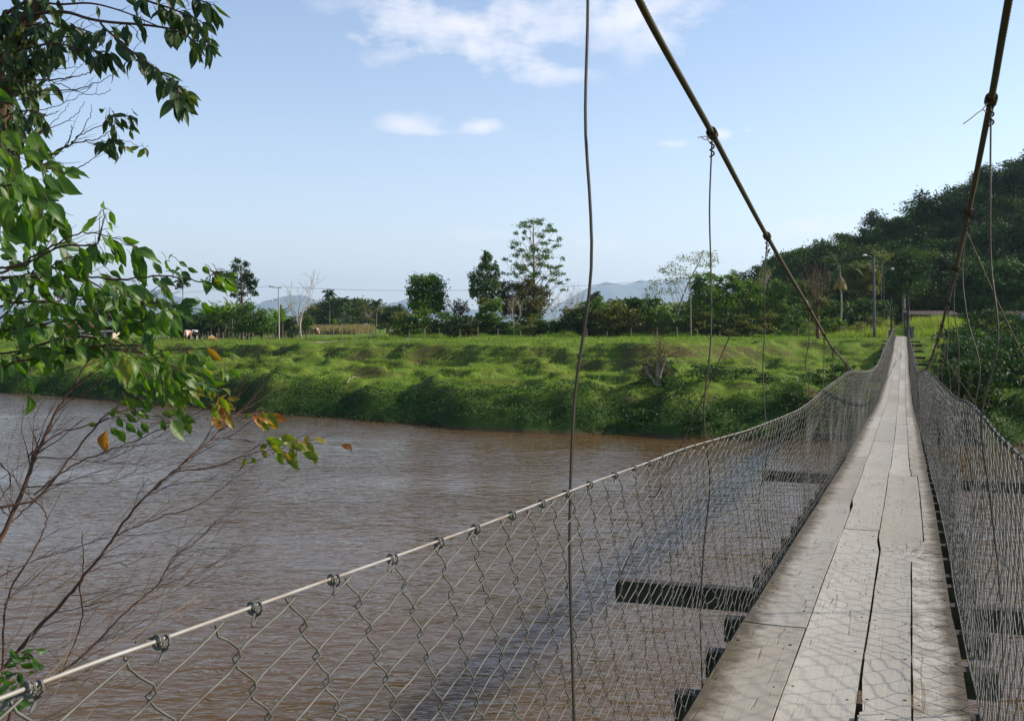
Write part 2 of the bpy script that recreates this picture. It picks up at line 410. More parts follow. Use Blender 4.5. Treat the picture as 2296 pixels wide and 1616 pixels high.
# the loose repair board lying over the gap at the near end
g = Geo()
for (ya, yb, fa, fb, dz, va) in ((3.3, 4.50, .612, .70, .026, .05), (3.3, 4.40, .703, .792, .024, .12)):
    n = 8; ys = np.linspace(ya, yb, n+1); V = []
    for y in ys:
        for f in (fa, (fa+fb)/2, fb): V.append(D(y+.02*math.sin(f*90), f, dz+.002*math.sin(y*9)))
    V = np.array(V); N3 = len(V); Bt = V-[0, 0, .024]; Fq = []
    for i in range(n):
        for q in (0, 1): o = i*3+q; Fq.append([o, o+1, o+4, o+3])
        o = i*3; Fq += [[o, o+3, o+3+N3, o+N3], [o+2, o+2+N3, o+5+N3, o+5]]
    o = n*3; Fq += [[o, o+1, o+1+N3, o+N3], [o+1, o+2, o+2+N3, o+1+N3]]
    g.add(np.vstack([V, Bt]), Fq, va)
g.build('repair_board', [M['plank'], M['nail']], bridge)
# --- cross beams, every twelfth one reaching out for the stays
farb = Geo(); long_at = [6.68]
nb_ = 0
for i, by in enumerate(beamY):
    lng = (i-5) % 12 == 0
    l0, r0 = (-.86, 2.0) if lng else (-.105-.035*vn(i*.7, 0, 41), 1.135+.05*vn(i*.9, 3, 42))
    if lng and i > 5: long_at.append(by)
    hw = .045 if not lng else .05; hh = .072 if not lng else .075
    A = D(by, l0, -.049-hh, .30); B = D(by, r0, -.049-hh, .30)
    if lng:
        A[2] = B[2] = (D(by, .5)[2]-.049-hh)
        A[2] += .03; B[2] -= .01
    ax = (B-A)/2; c = (A+B)/2; u = ax/np.linalg.norm(ax)
    v = np.cross([0, 0, 1.], u); v /= np.linalg.norm(v)
    if nb_ < 96:
        g = Geo(); g.box(c, ax, v*hw, [0, 0, hh]); g.build('cross_beam', M['wood_dark'], bridge); nb_ += 1
    else: farb.box(c, ax, v*hw, [0, 0, hh])
tag(farb.build('cross_beam', M['wood_dark'], bridge), kind='stuff')
# --- carrying rods under the deck edge
for f in (-.012, 1.04):
    ys = np.linspace(-1, 109, 220); g = Geo(); g.tube(D(ys, f, -.040)+fbm(ys[:, None]*1.7, np.array([[0, 0, 5.]]), 33, 2)*np.array([.03, 0, .03]), .0042, 6); g.build('bottom_cable', M['galv'], bridge)
# --- main cables
def tab(rows): 
    a = np.array([P(*r) for r in rows]); return a
cabL = np.vstack([[[-2.9, -4.5, CAMZ+3.2], [-.99, 0, CAMZ+2.02]], tab([(1313,-315,2.96),(1433,0,3.67),(1597,300,5.07),(1720,530,7.08),(1815,692,9.8),(1848,750,11.6),(1868,781,13.2),(1912,830,17.5)]),
   [[DX(26,0)-.25, 26, CAMZ-1.32], [DX(40,0)-.35, 40, CAMZ-1.85], [DX(55,0)-.42, 55, CAMZ-2.15], [DX(66,0)-.5, 66, CAMZ-1.95]], tab([(1982,772,77),(1991,725,92),(1999.5,668,111)])])
cabR = np.vstack([[[-1.4, -4.5, CAMZ+3.2], [.36, 0, CAMZ+2.05]], tab([(2262,0,3.6),(2222,225,4.5),(2171,476,6.3),(2126,673,9.8),(2103,760,13.5),(2079,822,21)]),
   [[DX(30,1)+.25, 30, CAMZ-1.45], [DX(42,1)+.3, 42, CAMZ-1.88], [DX(55,1)+.35, 55, CAMZ-2.05], [DX(66,1)+.35, 66, CAMZ-1.95]], tab([(2050,775,77),(2043,728,92),(2036.5,664,111)])])
def rope(path, name, tw=.17):
    c = smooth_curve(path, 40)
    seg = np.linalg.norm(np.diff(c, axis=0), axis=1); L = np.concatenate([[0], np.cumsum(seg)])
    cut = L[np.argmin(abs(c[:, 1]-20))]
    ls = np.concatenate([np.arange(0, cut, .014), np.arange(cut, L[-1], .5)])
    p = np.stack([np.interp(ls, L, c[:, i]) for i in range(3)], 1)
    t = np.gradient(p, axis=0); t /= np.linalg.norm(t, axis=1)[:, None]
    u = np.cross(t, [0, 0, 1.]); u /= np.linalg.norm(u, axis=1)[:, None]; w = np.cross(u, t)
    ns = 18; an = np.arange(ns)/ns*2*np.pi
    ph = ls/tw*2*np.pi
    A = an[None]+0*ph[:, None]
    r = .0112+.0046*np.abs(np.cos(3*(A-ph[:, None])))
    V = p[:, None]+(u[:, None]*np.cos(A)[..., None]+w[:, None]*np.sin(A)[..., None])*r[..., None]
    n = len(p); i = np.arange(n-1)[:, None]*ns; j = np.arange(ns)[None]; k = (j+1) % ns
    Fq = np.stack([i+j, i+k, i+ns+k, i+ns+j], -1).reshape(-1, 4)
    g = Geo(); g.add(V, Fq); return g.build(name, M['olive'], bridge, True), c
mcL, cL = rope(cabL, 'main_cable'); mcR, cR = rope(cabR, 'main_cable')
def cab_at(c, y):
    k = np.argsort(c[:, 1]); return np.array([np.interp(y, c[k, 1], c[k, i]) for i in range(3)])
def wiggle(A, B, n=9, amp=.012, seed=0):
    r_ = np.random.default_rng(seed); t = np.linspace(0, 1, n)[:, None]; p = A*(1-t)+B*t
    off = r_.normal(size=(n, 3))*amp; off[0] = off[-1] = 0; off[:, 2] = 0
    return smooth_curve(p+off, 5)
def clamp(c, y, parent, big=1.):
    p = cab_at(c, y); q = cab_at(c, y+.1); t = (q-p)/np.linalg.norm(q-p); p = p.copy()
    u = np.cross(t, [0, 0, 1.]); u /= np.linalg.norm(u); w = np.cross(u, t)
    g = Geo(); a = np.linspace(0, 2*np.pi*4.3, 44)
    h = p+u*(np.cos(a)*.023*big)[:, None]+w*(np.sin(a)*.023*big)[:, None]+t*np.linspace(-.035, .03, 44)[:, None]
    g.tube(h, .006, 6)
    a = np.linspace(0, 2*np.pi*2.5, 22)
    g.tube(p-w*.03+u*(np.cos(a)*.011)[:, None]+t*(np.sin(a)*.011)[:, None]-np.array([0, 0, 1.])*np.linspace(0, .09, 22)[:, None], .0045, 5)
    o = g.build('cable_clamp', M['rust'], parent)
    return p-w*.03
ysL = [2.96, 5.07, 7.08, 9.8, 11.6, 13.2]+[15.3+2.1*i for i in range(44)]
ysR = [2.45, 4.5, 6.3, 8.1, 9.9, 11.8, 13.5]+[15.6+2.1*i for i in range(43)]
for c, ys, f, mc in ((cL, ysL, -.045, mcL), (cR, ysR, 1.10, mcR)):
    for i, y in enumerate(ys):
        top = cab_at(c, y)
        if y < 30: top = clamp(c, y, mc, 1. if y < 9 else .85)
        bot = np.array([DX(y, f), y, DZ(y)-.09])
        if top[2]-bot[2] < .15 or y > 107: continue
        g = Geo()
        if y < 16:
            p = wiggle(top, bot, 9, .013 if y < 4 else .02, i+int(f*10)+5)
            if f < 0 and i == 0: p[:, 0] += np.linspace(0, .0623*2.96-bot[0], len(p)); p[:, 0] += np.interp(p[:, 2], [bot[2], CAMZ-.2, CAMZ+.45, top[2]], [-.005, .0, .02, .0])
            g.tube(p, .0052 if i == 0 else .0044, 6)
        else: g.tube(np.array([top, bot]), .0045, 4)
        g.build('suspender', M['wire'], bridge)
# stay wires out to the long beams, and the loose twists of wire left on the clamps
for yb in long_at:
    for c, f, dy in ((cL, -.86, .55), (cR, 1.95, -.1)):
        A = cab_at(c, yb+dy)-[0, 0, .05]; B = D(yb, f, -.05, .30); B[1] = D(yb, f, 0, .30)[1]
        if yb < 30 or A[2] > B[2]+.3:
            g = Geo(); g.tube(wiggle(A, B, 6, .012, int(yb)), .0045, 5); g.build('stay_wire', M['rust'], bridge)
for pts in ([(1600,312,5.07),(1598,316,5.06),(1590,318,5.04),(1586,311,5.03),(1584,306,5.02),(1575,307,5.0),(1565,308.5,4.98)], [(1595,295,5.07),(1592,303,5.04),(1588,312,5.03),(1580,313,5.0),(1573,308,4.98)],
            [(2219,228,4.5),(2212,233,4.46),(2203,246,4.42),(2190,255,4.38),(2176,267,4.34),(2160,278,4.3)], [(2203,246,4.42),(2208,249,4.42),(2210,252,4.42)], [(2222,232,4.5),(2227,240,4.5),(2226,250,4.5),(2229,260,4.5)]):
    g = Geo(); g.tube(smooth_curve([P(*q) for q in pts], 5), .0026, 5); g.build('loose_wire', M['wire'], bridge)
# --- hand rails
railL = np.vstack([[[DX(-1.5,0)+.02, -1.5, CAMZ-.36], [DX(.3,0)+.01, .3, CAMZ-.40]], tab([(0,1565,1.098),(350,1437,1.32),(565,1360,1.517),(743,1297,1.726),(877,1250,1.923),(983,1212,2.115),(1147,1152,2.504),(1323,1083,3.11),(1450,1037,3.77),(1540,1003,4.45),(1620,980,5.27),(1700,955,6.5),
   (1800,912,9.3),(1853,868,11.75),(1885.6,845,14.2),(1911.7,830.5,17),(1957.4,828,26),(1972.6,806,38),(1985.6,775,52),(1999.5,745,80),(2006,733,108)])])
railR = np.vstack([[[.356-.61, -1.5, CAMZ-.36], [.356+.12, .3, CAMZ-.36]], tab([(2700,1390,1.3),(2400,1117,2.35),(2296,1027,3.11),(2238,973.6,4.04),(2205,933,4.9),(2168,899.6,6.3),(2140,888,8.),(2106,855,12.4),(2081.4,832,17.3),(2069,831,22),(2059.6,832,27),(2051,812.6,36),(2046.6,784,46),(2040,758,75),(2037.9,736,108)])])
railR[2] = [.356+.4073*1.3, 1.3, CAMZ-.37]
rails = []
for r_, f in ((railL, 0), (railR, 1)):
    c = smooth_curve(r_, 14); near = c[c[:, 1] < 20]; farp = c[c[:, 1] >= 19.9]
    g = Geo(); g.tube(c, .0030, 8); rails.append((g.build('handrail_cable', M['railm'], bridge, True), c))
# ties that lash the mesh to the rail: each near one its own piece
def tie(c, y, g, seed):
    r_ = np.random.default_rng(seed); p = cab_at(c, y); q = cab_at(c, y+.05); t = (q-p)/np.linalg.norm(q-p)
    u = np.cross(t, [0, 0, 1.]); u /= np.linalg.norm(u); w = np.cross(u, t)
    a = np.linspace(0, 2*np.pi*2.6, 34); rr = .0072+.0025*np.sin(a*.7)
    h = p-w*.004+u*(np.cos(a)*rr)[:, None]+w*(np.sin(a)*rr*1.15)[:, None]+t*np.linspace(-.011, .011, 34)[:, None]
    g.tube(h, .0023, 6)
    e = h[-1]; d = -t*r_.uniform(.02, .06)+w*r_.uniform(-.03, .01)+u*r_.uniform(-.02, .02)
    g.tube(smooth_curve([e, e+d*.5+w*.006, e+d], 4), .0021, 5)
    g.tube(smooth_curve([p-w*.006, p-w*.018+t*.004, p-w*.03-t*.004], 4), .0024, 5)
tieL = [1.14, 1.33, 1.525, 1.735, 1.93, 2.12, 2.30, 2.51, 2.71, 2.9, 3.11, 3.37, 3.6, 3.8, 4.0]
for (ro, c), ys in ((rails[0], tieL), (rails[1], [3.2, 3.42, 3.66, 3.9, 4.1, 4.3])):
    for i, y in enumerate(ys):
        g = Geo(); tie(c, y, g, i); g.build('wire_tie', M['galv'], ro)
    g = Geo(); y = ys[-1]+.2
    while y < 16: tie(c, y, g, int(y*10)); y += .2
    tag(g.build('wire_tie', M['galv'], ro), kind='stuff')
# --- chain-link mesh: zig-zag wires hooked row to row, hanging from the rail to the deck edge
def fence(c, fb, side, seed):
    g = Geo(); rs = np.random.default_rng(seed)
    k = np.argsort(c[:, 1]); cy = c[k]
    def surf(s, v, near):
        top = np.stack([np.interp(s, cy[:, 1], cy[:, i]) for i in (0, 2)], -1)
        bx = DX(s, fb); bz = DZ(s)-.055
        x = top[..., 0]*(1-v)+bx*v; z = (top[..., 1]-.008)*(1-v)+bz*v
        bul = (fbm(s*.55+seed, v*1.3, 50+seed, 2)*.16*np.clip((s-2.2)/3, .15, 1)+.03*np.sin(v*np.pi))*np.sin(v*np.pi)
        return np.stack([x+side*bul*.93, s+0*x, z], -1)
    rows = 22; amp = .0415+.006; pitch = .083; drift = .0445
    for s0, s1, sub, sides, rad in ((.2, 9., 4, 5, .0020), (9., 26., 2, 4, .0018), (26., 109.5, 1, 3, .0022)):
        ks = np.arange(int(s0/pitch), int(s1/pitch)); W = len(ks)
        j = np.arange(rows*sub+1)/sub; jr = np.floor(j).astype(int); fr = j-jr
        sgn0 = np.where((ks % 2 == 0)[:, None], 1, -1)*np.where(jr % 2 == 0, 1, -1)[None]
        e = fr*fr*(3-2*fr)*.6+fr*.4
        z0 = sgn0*(1-2*e)[None]                           # zig-zag
        S = ks[:, None]*pitch+z0*amp-drift*j[None]+rows*drift*.25
        v = np.broadcast_to((j/rows)[None], S.shape).copy()
        lo = np.clip((S-1.7)/4, .16, 1.)
        S = S+fbm(S*3.1, v*7, 60+seed, 2)*.20*lo+fbm(S*.8, v*2, 61+seed, 2)*.6*lo*np.sin(v*np.pi)
        v = v+fbm(S*2.7+9, v*6, 62+seed, 2)*.11*lo*np.sin(v*np.pi)+.012*np.sin(S*6.1)*np.sin(v*np.pi)
        v = np.clip(v, 0, 1)
        p = surf(S, v, sub > 1)
        hook = (np.abs(z0)**3)*np.sign(z0)                # over and under at the hooks
        p[..., 0] += hook*.003*.93; p[..., 1] += hook*-.003*.38
        p[..., :] += rs.normal(size=p.shape)*(.0012 if sub > 1 else .003)
        t = np.gradient(p, axis=1); t /= np.linalg.norm(t, axis=2)[..., None]+1e-9
        ref = np.array([.926, -.377, 0.]); w = ref-(t@ref)[..., None]*t; w /= np.linalg.norm(w, axis=2)[..., None]+1e-9
        u = np.cross(t, w); an = np.arange(sides)/sides*2*np.pi
        V = p[:, :, None]+(u[:, :, None]*np.cos(an)[None, None, :, None]+w[:, :, None]*np.sin(an)[None, None, :, None])*rad
        N = p.shape[1]
        b = (np.arange(W)*N*sides)[:, None, None]+(np.arange(N-1)*sides)[None, :, None]; q = np.arange(sides)[None, None]; q2 = (q+1) % sides
        g.add(V, np.stack([b+q, b+q2, b+sides+q2, b+sides+q], -1).reshape(-1, 4), np.repeat(rs.random(W), N*sides))
    return g.build('wire_mesh', M['galv'], bridge, True)
fence(rails[0][1], -.015, -1, 1); fence(rails[1][1], 1.045, 1, 2)
# --- far anchor blocks and slim towers
for x0, x1, y0, y1, nm in ((1998, 2006.5, 742, 765, 'anchor_block'), (2034.5, 2049, 734.5, 765, 'anchor_block')):
    a = P(x0, y1, 107.8); b = P(x1, y0, 107.8); z0 = min(a[2], gz(a[0], 108))-.4
    g = Geo(); g.box([(a[0]+b[0])/2, 108.2, (z0+b[2])/2], [(b[0]-a[0])/2, 0, 0], [0, .4, 0], [0, 0, (b[2]-z0)/2])
    g.box([(a[0]+b[0])/2, 108.2, b[2]+.04], [(b[0]-a[0])/2+.04, 0, 0], [0, .44, 0], [0, 0, .04])
    g.build(nm, M['concrete'], bridge)
for px, py in ((1999.5, 664), (2036.5, 660)):
    a = P(px, py, 111.); z0 = gz(a[0], 111)-.4; g = Geo(); g.box([a[0], 111.15, (z0+a[2])/2], [.075, 0, 0], [0, .09, 0], [0, 0, (a[2]-z0)/2])
    g.box([a[0], 111.15, a[2]+.03], [.12, 0, 0], [0, .13, 0], [0, 0, .03]); g.build('tower_post', M['wood_dark'], bridge)
# ================================================================ GROUND, RIVER, AIR
def axis(lo, hi, a, b, st, grow=1.12, mx=400.):
    c = list(np.arange(a, b+st, st)); s = st; x = c[-1]
    while x < hi: s = min(s*grow, mx); x += s; c.append(x)
    s = st; x = c[0]; l = []
    while x > lo: s = min(s*grow, mx); x -= s; l.append(x)
    return np.array(l[::-1]+c)
gx = axis(-14500, 14500, -72, 70, .36, 1.13, 900); gy = axis(-300, 14500, 56, 126, .30, 1.13, 900)
GX, GY = np.meshgrid(gx, gy); H = ground(GX.ravel(), GY.ravel())
nx, ny = len(gx), len(gy)
i = (np.arange(ny-1)[:, None]*nx+np.arange(nx-1)[None]).ravel()
g = Geo(); g.add(np.stack([GX.ravel(), GY.ravel(), H], 1), np.stack([i, i+1, i+nx+1, i+nx], 1))
t = NT('pasture'); pos = t.geo()
n1 = t.noise(t.mapping(pos, (.16, .30, 1)), 1., 5, .6); n2 = t.noise(t.mapping(pos, (1.5, 2.6, 1)), 1., 5, .7); n3 = t.noise(pos, 9., 3, .7)
c = t.mix(t.ramp(n1, [(.32, 0.), (.68, 1.)]), (.075, .145, .012), (.145, .185, .022))
c = t.mix(t.ramp(n2, [(.42, 0.), (.70, .75)]), c, (.042, .098, .008))
c = t.mix(t.ramp(n3, [(.56, 0.), (.74, .55)]), c, (.19, .19, .05))
nz = t.n('ShaderNodeSeparateXYZ', {0: t.n('ShaderNodeNewGeometry').outputs['Normal']}).outputs[2]
st = t.math('ADD', nz, t.math('MULTIPLY', t.math('SUBTRACT', n2, .5), .35))
c = t.mix(t.ramp(st, [(.72, .85), (.92, 0.)]), c, (.075, .060, .026))
c = t.mix(t.ramp(t.math('MULTIPLY', t.noise(t.mapping(pos, (.3, .5, 1)), 1.7, 5, .7), 1.), [(.60, 0.), (.72, .45)]), c, (.13, .105, .05))
sz = t.n('ShaderNodeSeparateXYZ', {0: pos}).outputs[2]
c = t.mix(t.ramp(t.math('ADD', t.math('MULTIPLY', sz, .4), t.math('MULTIPLY', n2, .3)), [(.72, .85), (1., 0.)]), c, (.022, .052, .008))
c = t.mix(t.ramp(sz, [(.0, 1.), (.30, 0.)]), c, (.07, .045, .025))
M['pasture'] = t.done(t.bsdf(c, .9, .1, 0., t.bump(t.math('ADD', n2, t.math('MULTIPLY', n3, .6)), .8, .12)))
ter = g.build('ground', M['pasture'], None, True)
tag(ter, 'green pasture and river banks rolling away to the horizon', 'ground', kind='structure')
# river
t = NT('river_water'); pos = t.geo()
wv = t.noise(t.mapping(pos, (.95, 1.9, 1), (0, 0, R(14))), 1.1, 2, .5, .35)
w2 = t.noise(t.mapping(pos, (2.6, 5.0, 1), (0, 0, R(-9))), 1.1, 2, .5, .3)
gust = t.ramp(t.noise(t.mapping(pos, (.035, .10, 1)), 1., 4), [(.32, .22), (.66, 1.)])
hh = t.math('MULTIPLY', t.math('ADD', wv, t.math('MULTIPLY', w2, .42)), gust)
mud = t.mix(t.noise(t.mapping(pos, (.05, .11, 1)), 1., 4), (.080, .045, .0135), (.104, .060, .0195))
ws = t.n('ShaderNodeBsdfPrincipled', {'Roughness': .08, 'IOR': 1.333, 'Specular IOR Level': .36, 'Subsurface Weight': 1., 'Subsurface Scale': 3.2}, subsurface_method='BURLEY'); t.l(mud, ws.inputs['Base Color']); ws.inputs['Subsurface Radius'].default_value = (1., .75, .5)
t.l(t.bump(hh, .82, .14), ws.inputs['Normal']); M['water'] = t.done(ws.outputs[0])
wx = [-900, -300, -100, 100, 300, 900]; g = Geo()
for a, b in zip(wx[:-1], wx[1:]): g.add([[a, -300, 0], [b, -300, 0], [b, 700, 0], [a, 700, 0]], [[0, 1, 2, 3]])
tag(g.build('water', M['water']), 'muddy brown river with small wind ripples', 'river', kind='structure')
# blue mountains far away
ridge = np.array([(-900,700),(-300,690),(150,684),(250,668),(300,655),(345,648),(400,662),(470,686),(540,690),(586,684),(620,668),(646,660),(680,663),(705,671),(733,680),(780,690),(850,688),(880,680),(905,671),(930,676),(980,690),(1100,697),(1230,690),(1300,657),(1330,641),(1358,634),(1400,638),(1431,629),(1470,633),(1530,626),(1600,640),(1900,650),(2500,640),(3300,660)])
mx = np.linspace(-850, 3200, 520); rp = np.interp(mx, ridge[:, 0], ridge[:, 1])
MZ = 13000.; X0 = (mx-CX)/F*MZ; hz = (HY-rp)/F*MZ+2+fbm(mx*.05, mx*0, 71, 4)*50
rows = 14; g = Geo(); V = []
for k in range(rows):
    f = k/(rows-1); V.append(np.stack([X0, 0*X0+MZ-2400*(1-f)+fbm(mx*.03, mx*0+k, 72, 2)*300, 4+(hz)*f**.8*(1+(1-f)*1.0*fbm(mx*.045, mx*0+k*.6, 73, 3))], 1))
V.append(np.stack([X0, 0*X0+MZ+500, 0*X0+2], 1)); rows += 1
V = np.vstack(V); W = len(mx); i = (np.arange(rows-1)[:, None]*W+np.arange(W-1)[None]).ravel()
g.add(V, np.stack([i, i+1, i+W+1, i+W], 1))
M['mount'] = plain('forested_mountain', (.035, .06, .025), .95, .05, scale=.01, c2=(.05, .07, .03))
tag(g.build('mountains', M['mount'], None, True), 'distant forested mountains fading blue on the horizon', 'mountains', kind='structure')
# the air between here and the mountains
bpy.ops.mesh.primitive_cube_add(size=1, location=(0, 7400, 320)); hz_ = bpy.context.object
hz_.name = 'haze'; hz_.data.name = 'haze'; hz_.scale = (32000, 15800, 650)
mt = bpy.data.materials.new('haze'); mt.use_nodes = True; nt = mt.node_tree; nt.nodes.clear()
vo = nt.nodes.new('ShaderNodeVolumePrincipled'); vo.inputs['Color'].default_value = (.62, .80, 1., 1); vo.inputs['Density'].default_value = HAZE
vo.inputs['Anisotropy'].default_value = .3
oo = nt.nodes.new('ShaderNodeOutputMaterial'); nt.links.new(vo.outputs[0], oo.inputs['Volume']); hz_.data.materials.append(mt)
tag(hz_, 'thin blue haze over the whole river plain', 'haze', kind='stuff')
# ---- grass blades
def blades(g, x, y, z, h, w, lean=.4, rg=rng, var=None):
    n = len(x); a = rg.random(n)*6.283; ln = rg.normal(size=(n, 2))*lean
    b = np.stack([x, y, z-.03], 1); s = np.stack([np.cos(a), np.sin(a), 0*a], 1)*(w*.5)[:, None]
    tp = b+np.stack([ln[:, 0]*h, ln[:, 1]*h, h], 1)
    V = np.stack([b-s, b+s, tp+s*.15, tp-s*.15], 1).reshape(-1, 3)
    g.add(V, np.arange(4*n).reshape(-1, 4), np.repeat(rg.random(n) if var is None else var, 4))
def view_pts(n, y0, y1, x0=-1e9, x1=1e9):
    y = np.sqrt(rng.uniform(y0**2, y1**2, n)); x = rng.uniform(-.56, .55, n)*y
    k = (x > x0) & (x < x1); return x[k], y[k]
x, y = view_pts(170000, 60, 150); zs = np.interp(x, SX, SZ); z = ground(x, y)
k = (y-zs > 4.) & (z > .8) & ~((np.abs(x-DX(y, .5)) < 1.) & (z > DZ(y)-.6)); x, y, z = x[k], y[k], z[k]
dn = fbm(x*.35, y*.6, 81, 3); k = dn+rng.uniform(-.25, .3, len(x)) > -.05; x, y, z, dn = x[k], y[k], z[k], dn[k]
g = Geo(); hgt = (.09+.16*np.clip(dn+.2, 0, .6)+.05*rng.random(len(x)))
for r_ in range(2): blades(g, x+rng.normal(size=len(x))*.08, y+rng.normal(size=len(x))*.08, z, hgt*(1+.2*r_), .055+0*x, .5, var=np.clip(.5+dn*.9+rng.normal(size=len(x))*.18, 0, 1))
wx_ = fbm(x*.9, y*1.4, 84, 2); k = (wx_ > .17); 
blades(g, x[k], y[k], z[k], .18+.35*rng.random(k.sum()), .075+0*x[k], .45, var=rng.uniform(0, .35, k.sum()))
k = fbm(x*.12, y*.5, 85, 3) > .10
blades(g, x[k], y[k], z[k], .10+.14*rng.random(k.sum()), .06+0*x[k], .5, var=np.full(k.sum(), .97))
tag(g.build('grass', G_['grass']), 'short grazed grass tufts covering the far river bank', 'grass', kind='stuff')
# ---- leafy undergrowth along the waterline
x, y = view_pts(400000, 54, 112); zs = np.interp(x, SX, SZ); d = y-zs
lump = np.clip(fbm(x*.33, y*.33, 91, 3)*2.2+.45, 0, 1.3)
lim = 6.2+4.5*sstep(-2, 20, x)*np.clip(fbm(x*.2, y*.2, 92, 2)*3+.4, 0, 1)
k = (d > -.25) & (d < lim) & (rng.random(len(x)) < np.where(d < 5, 1, .55)); x, y, d, lump = x[k], y[k], d[k], lump[k]
k = rng.random(len(x)) < min(1, 230000/len(x)); x, y, d, lump = x[k], y[k], d[k], lump[k]
z = np.maximum(ground(x, y), 0)
zz = z+rng.random(len(x))**.6*(.12+.78*lump*np.clip(1-abs(d-2.6)/5, .12, 1))
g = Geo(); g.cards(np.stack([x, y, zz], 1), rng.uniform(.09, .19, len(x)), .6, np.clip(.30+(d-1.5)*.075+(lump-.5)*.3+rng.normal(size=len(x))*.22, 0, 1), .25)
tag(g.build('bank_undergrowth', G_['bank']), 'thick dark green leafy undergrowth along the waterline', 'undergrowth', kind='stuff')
# ---- taller bright grass by the road end and behind the pasture fence
x = rng.uniform(36, 80, 26000); y = rng.uniform(113, 134, 26000); k = (x < .55*y+3) & ~((abs(x-DX(108, .5)-(y-108)*.4) < 1.2)); x, y = x[k], y[k]; z = ground(x, y)
cl = fbm(x*.25, y*.25, 95, 3)
g = Geo(); blades(g, x, y, z, np.clip(1.05+cl*1.5, .35, 1.7)*rng.uniform(.7, 1.1, len(x)), .07+0*x, .28, var=np.clip(.5+cl+rng.normal(size=len(x))*.2, 0, 1))
x = rng.uniform(84, 102, 9000); y = x; x = rng.uniform(.435, .53, 9000)*y; z = ground(x, y)
blades(g, x, y, z, np.where(y > 91, .30, 1.)*rng.uniform(.5, 1.1, len(x)), .06+0*x, .3)
tag(g.build('tall_grass', G_['tall']), 'tall yellow green grass around the far end of the bridge', 'tall grass', kind='stuff')
x = rng.uniform(-22, 36, 22000); y = 118.2+np.abs(rng.normal(size=22000))*2.2; z = ground(x, y); cl = fbm(x*.45, y*.4, 96, 2)
g = Geo(); blades(g, x, y, z, np.clip(.45+cl*1.3, .12, 1.)*rng.uniform(.7, 1.1, len(x)), .06+0*x, .35, var=np.clip(.3+cl+rng.normal(size=len(x))*.15, 0, .9))
tag(g.build('verge_grass', G_['grass']), 'long lush grass in mounds behind the pasture fence', 'long grass', kind='stuff')
x = rng.uniform(-1, 1, 16000)*17-52; y = rng.uniform(222, 250, 16000); z = ground(x, y)
g = Geo(); blades(g, x, y, z, rng.uniform(1.2, 2.3, len(x)), .18+0*x, .2)
tag(g.build('reed_bed', G_['reed']), 'brown dry reeds in front of the far palm wood', 'reeds', kind='stuff')
# ---- dirt road along the fence, and its kerb behind the bridge
xs = np.linspace(-30, 78, 240); yc = np.interp(xs, [-30, -10, 20, 40, 78], [113.2, 112.2, 111.6, 111.4, 112.5])+fbm(xs*.1, xs*0, 98, 2)*.8
g = Geo(); V = []
for o in (-.75, -.3, .3, .75):
    V.append(np.stack([xs, yc+o, ground(xs, yc+o)+.035], 1))
V = np.vstack(V); W = len(xs); i = (np.arange(3)[:, None]*W+np.arange(W-1)[None]).ravel(); g.add(V, np.stack([i, i+1, i+W+1, i+W], 1))
M['dirt'] = plain('dusty_track', (.27, .225, .15), .95, .05, scale=1.2, c2=(.12, .13, .05))
tag(g.build('dirt_road', M['dirt'], None, True), 'dusty track running along the pasture fence', 'road', kind='structure')
xs = np.linspace(47.3, 62, 60); yk = np.interp(xs, [47, 62], [110.0, 110.6]); zk = CAMZ-1.40+0*xs; g = Geo()
V = np.vstack([np.stack([xs, yk+a, zk+b], 1) for a, b in ((-.13, -.7), (-.13, .06), (.13, .06), (.13, -.7))]); W = 60
i = (np.arange(3)[:, None]*W+np.arange(W-1)[None]).ravel(); g.add(V, np.stack([i, i+1, i+W+1, i+W], 1))
tag(g.build('kerb', plain('pale_kerb', (.62, .58, .50), .85, .1, scale=2)), 'pale concrete kerb beside the road end of the bridge', 'kerb', kind='structure')
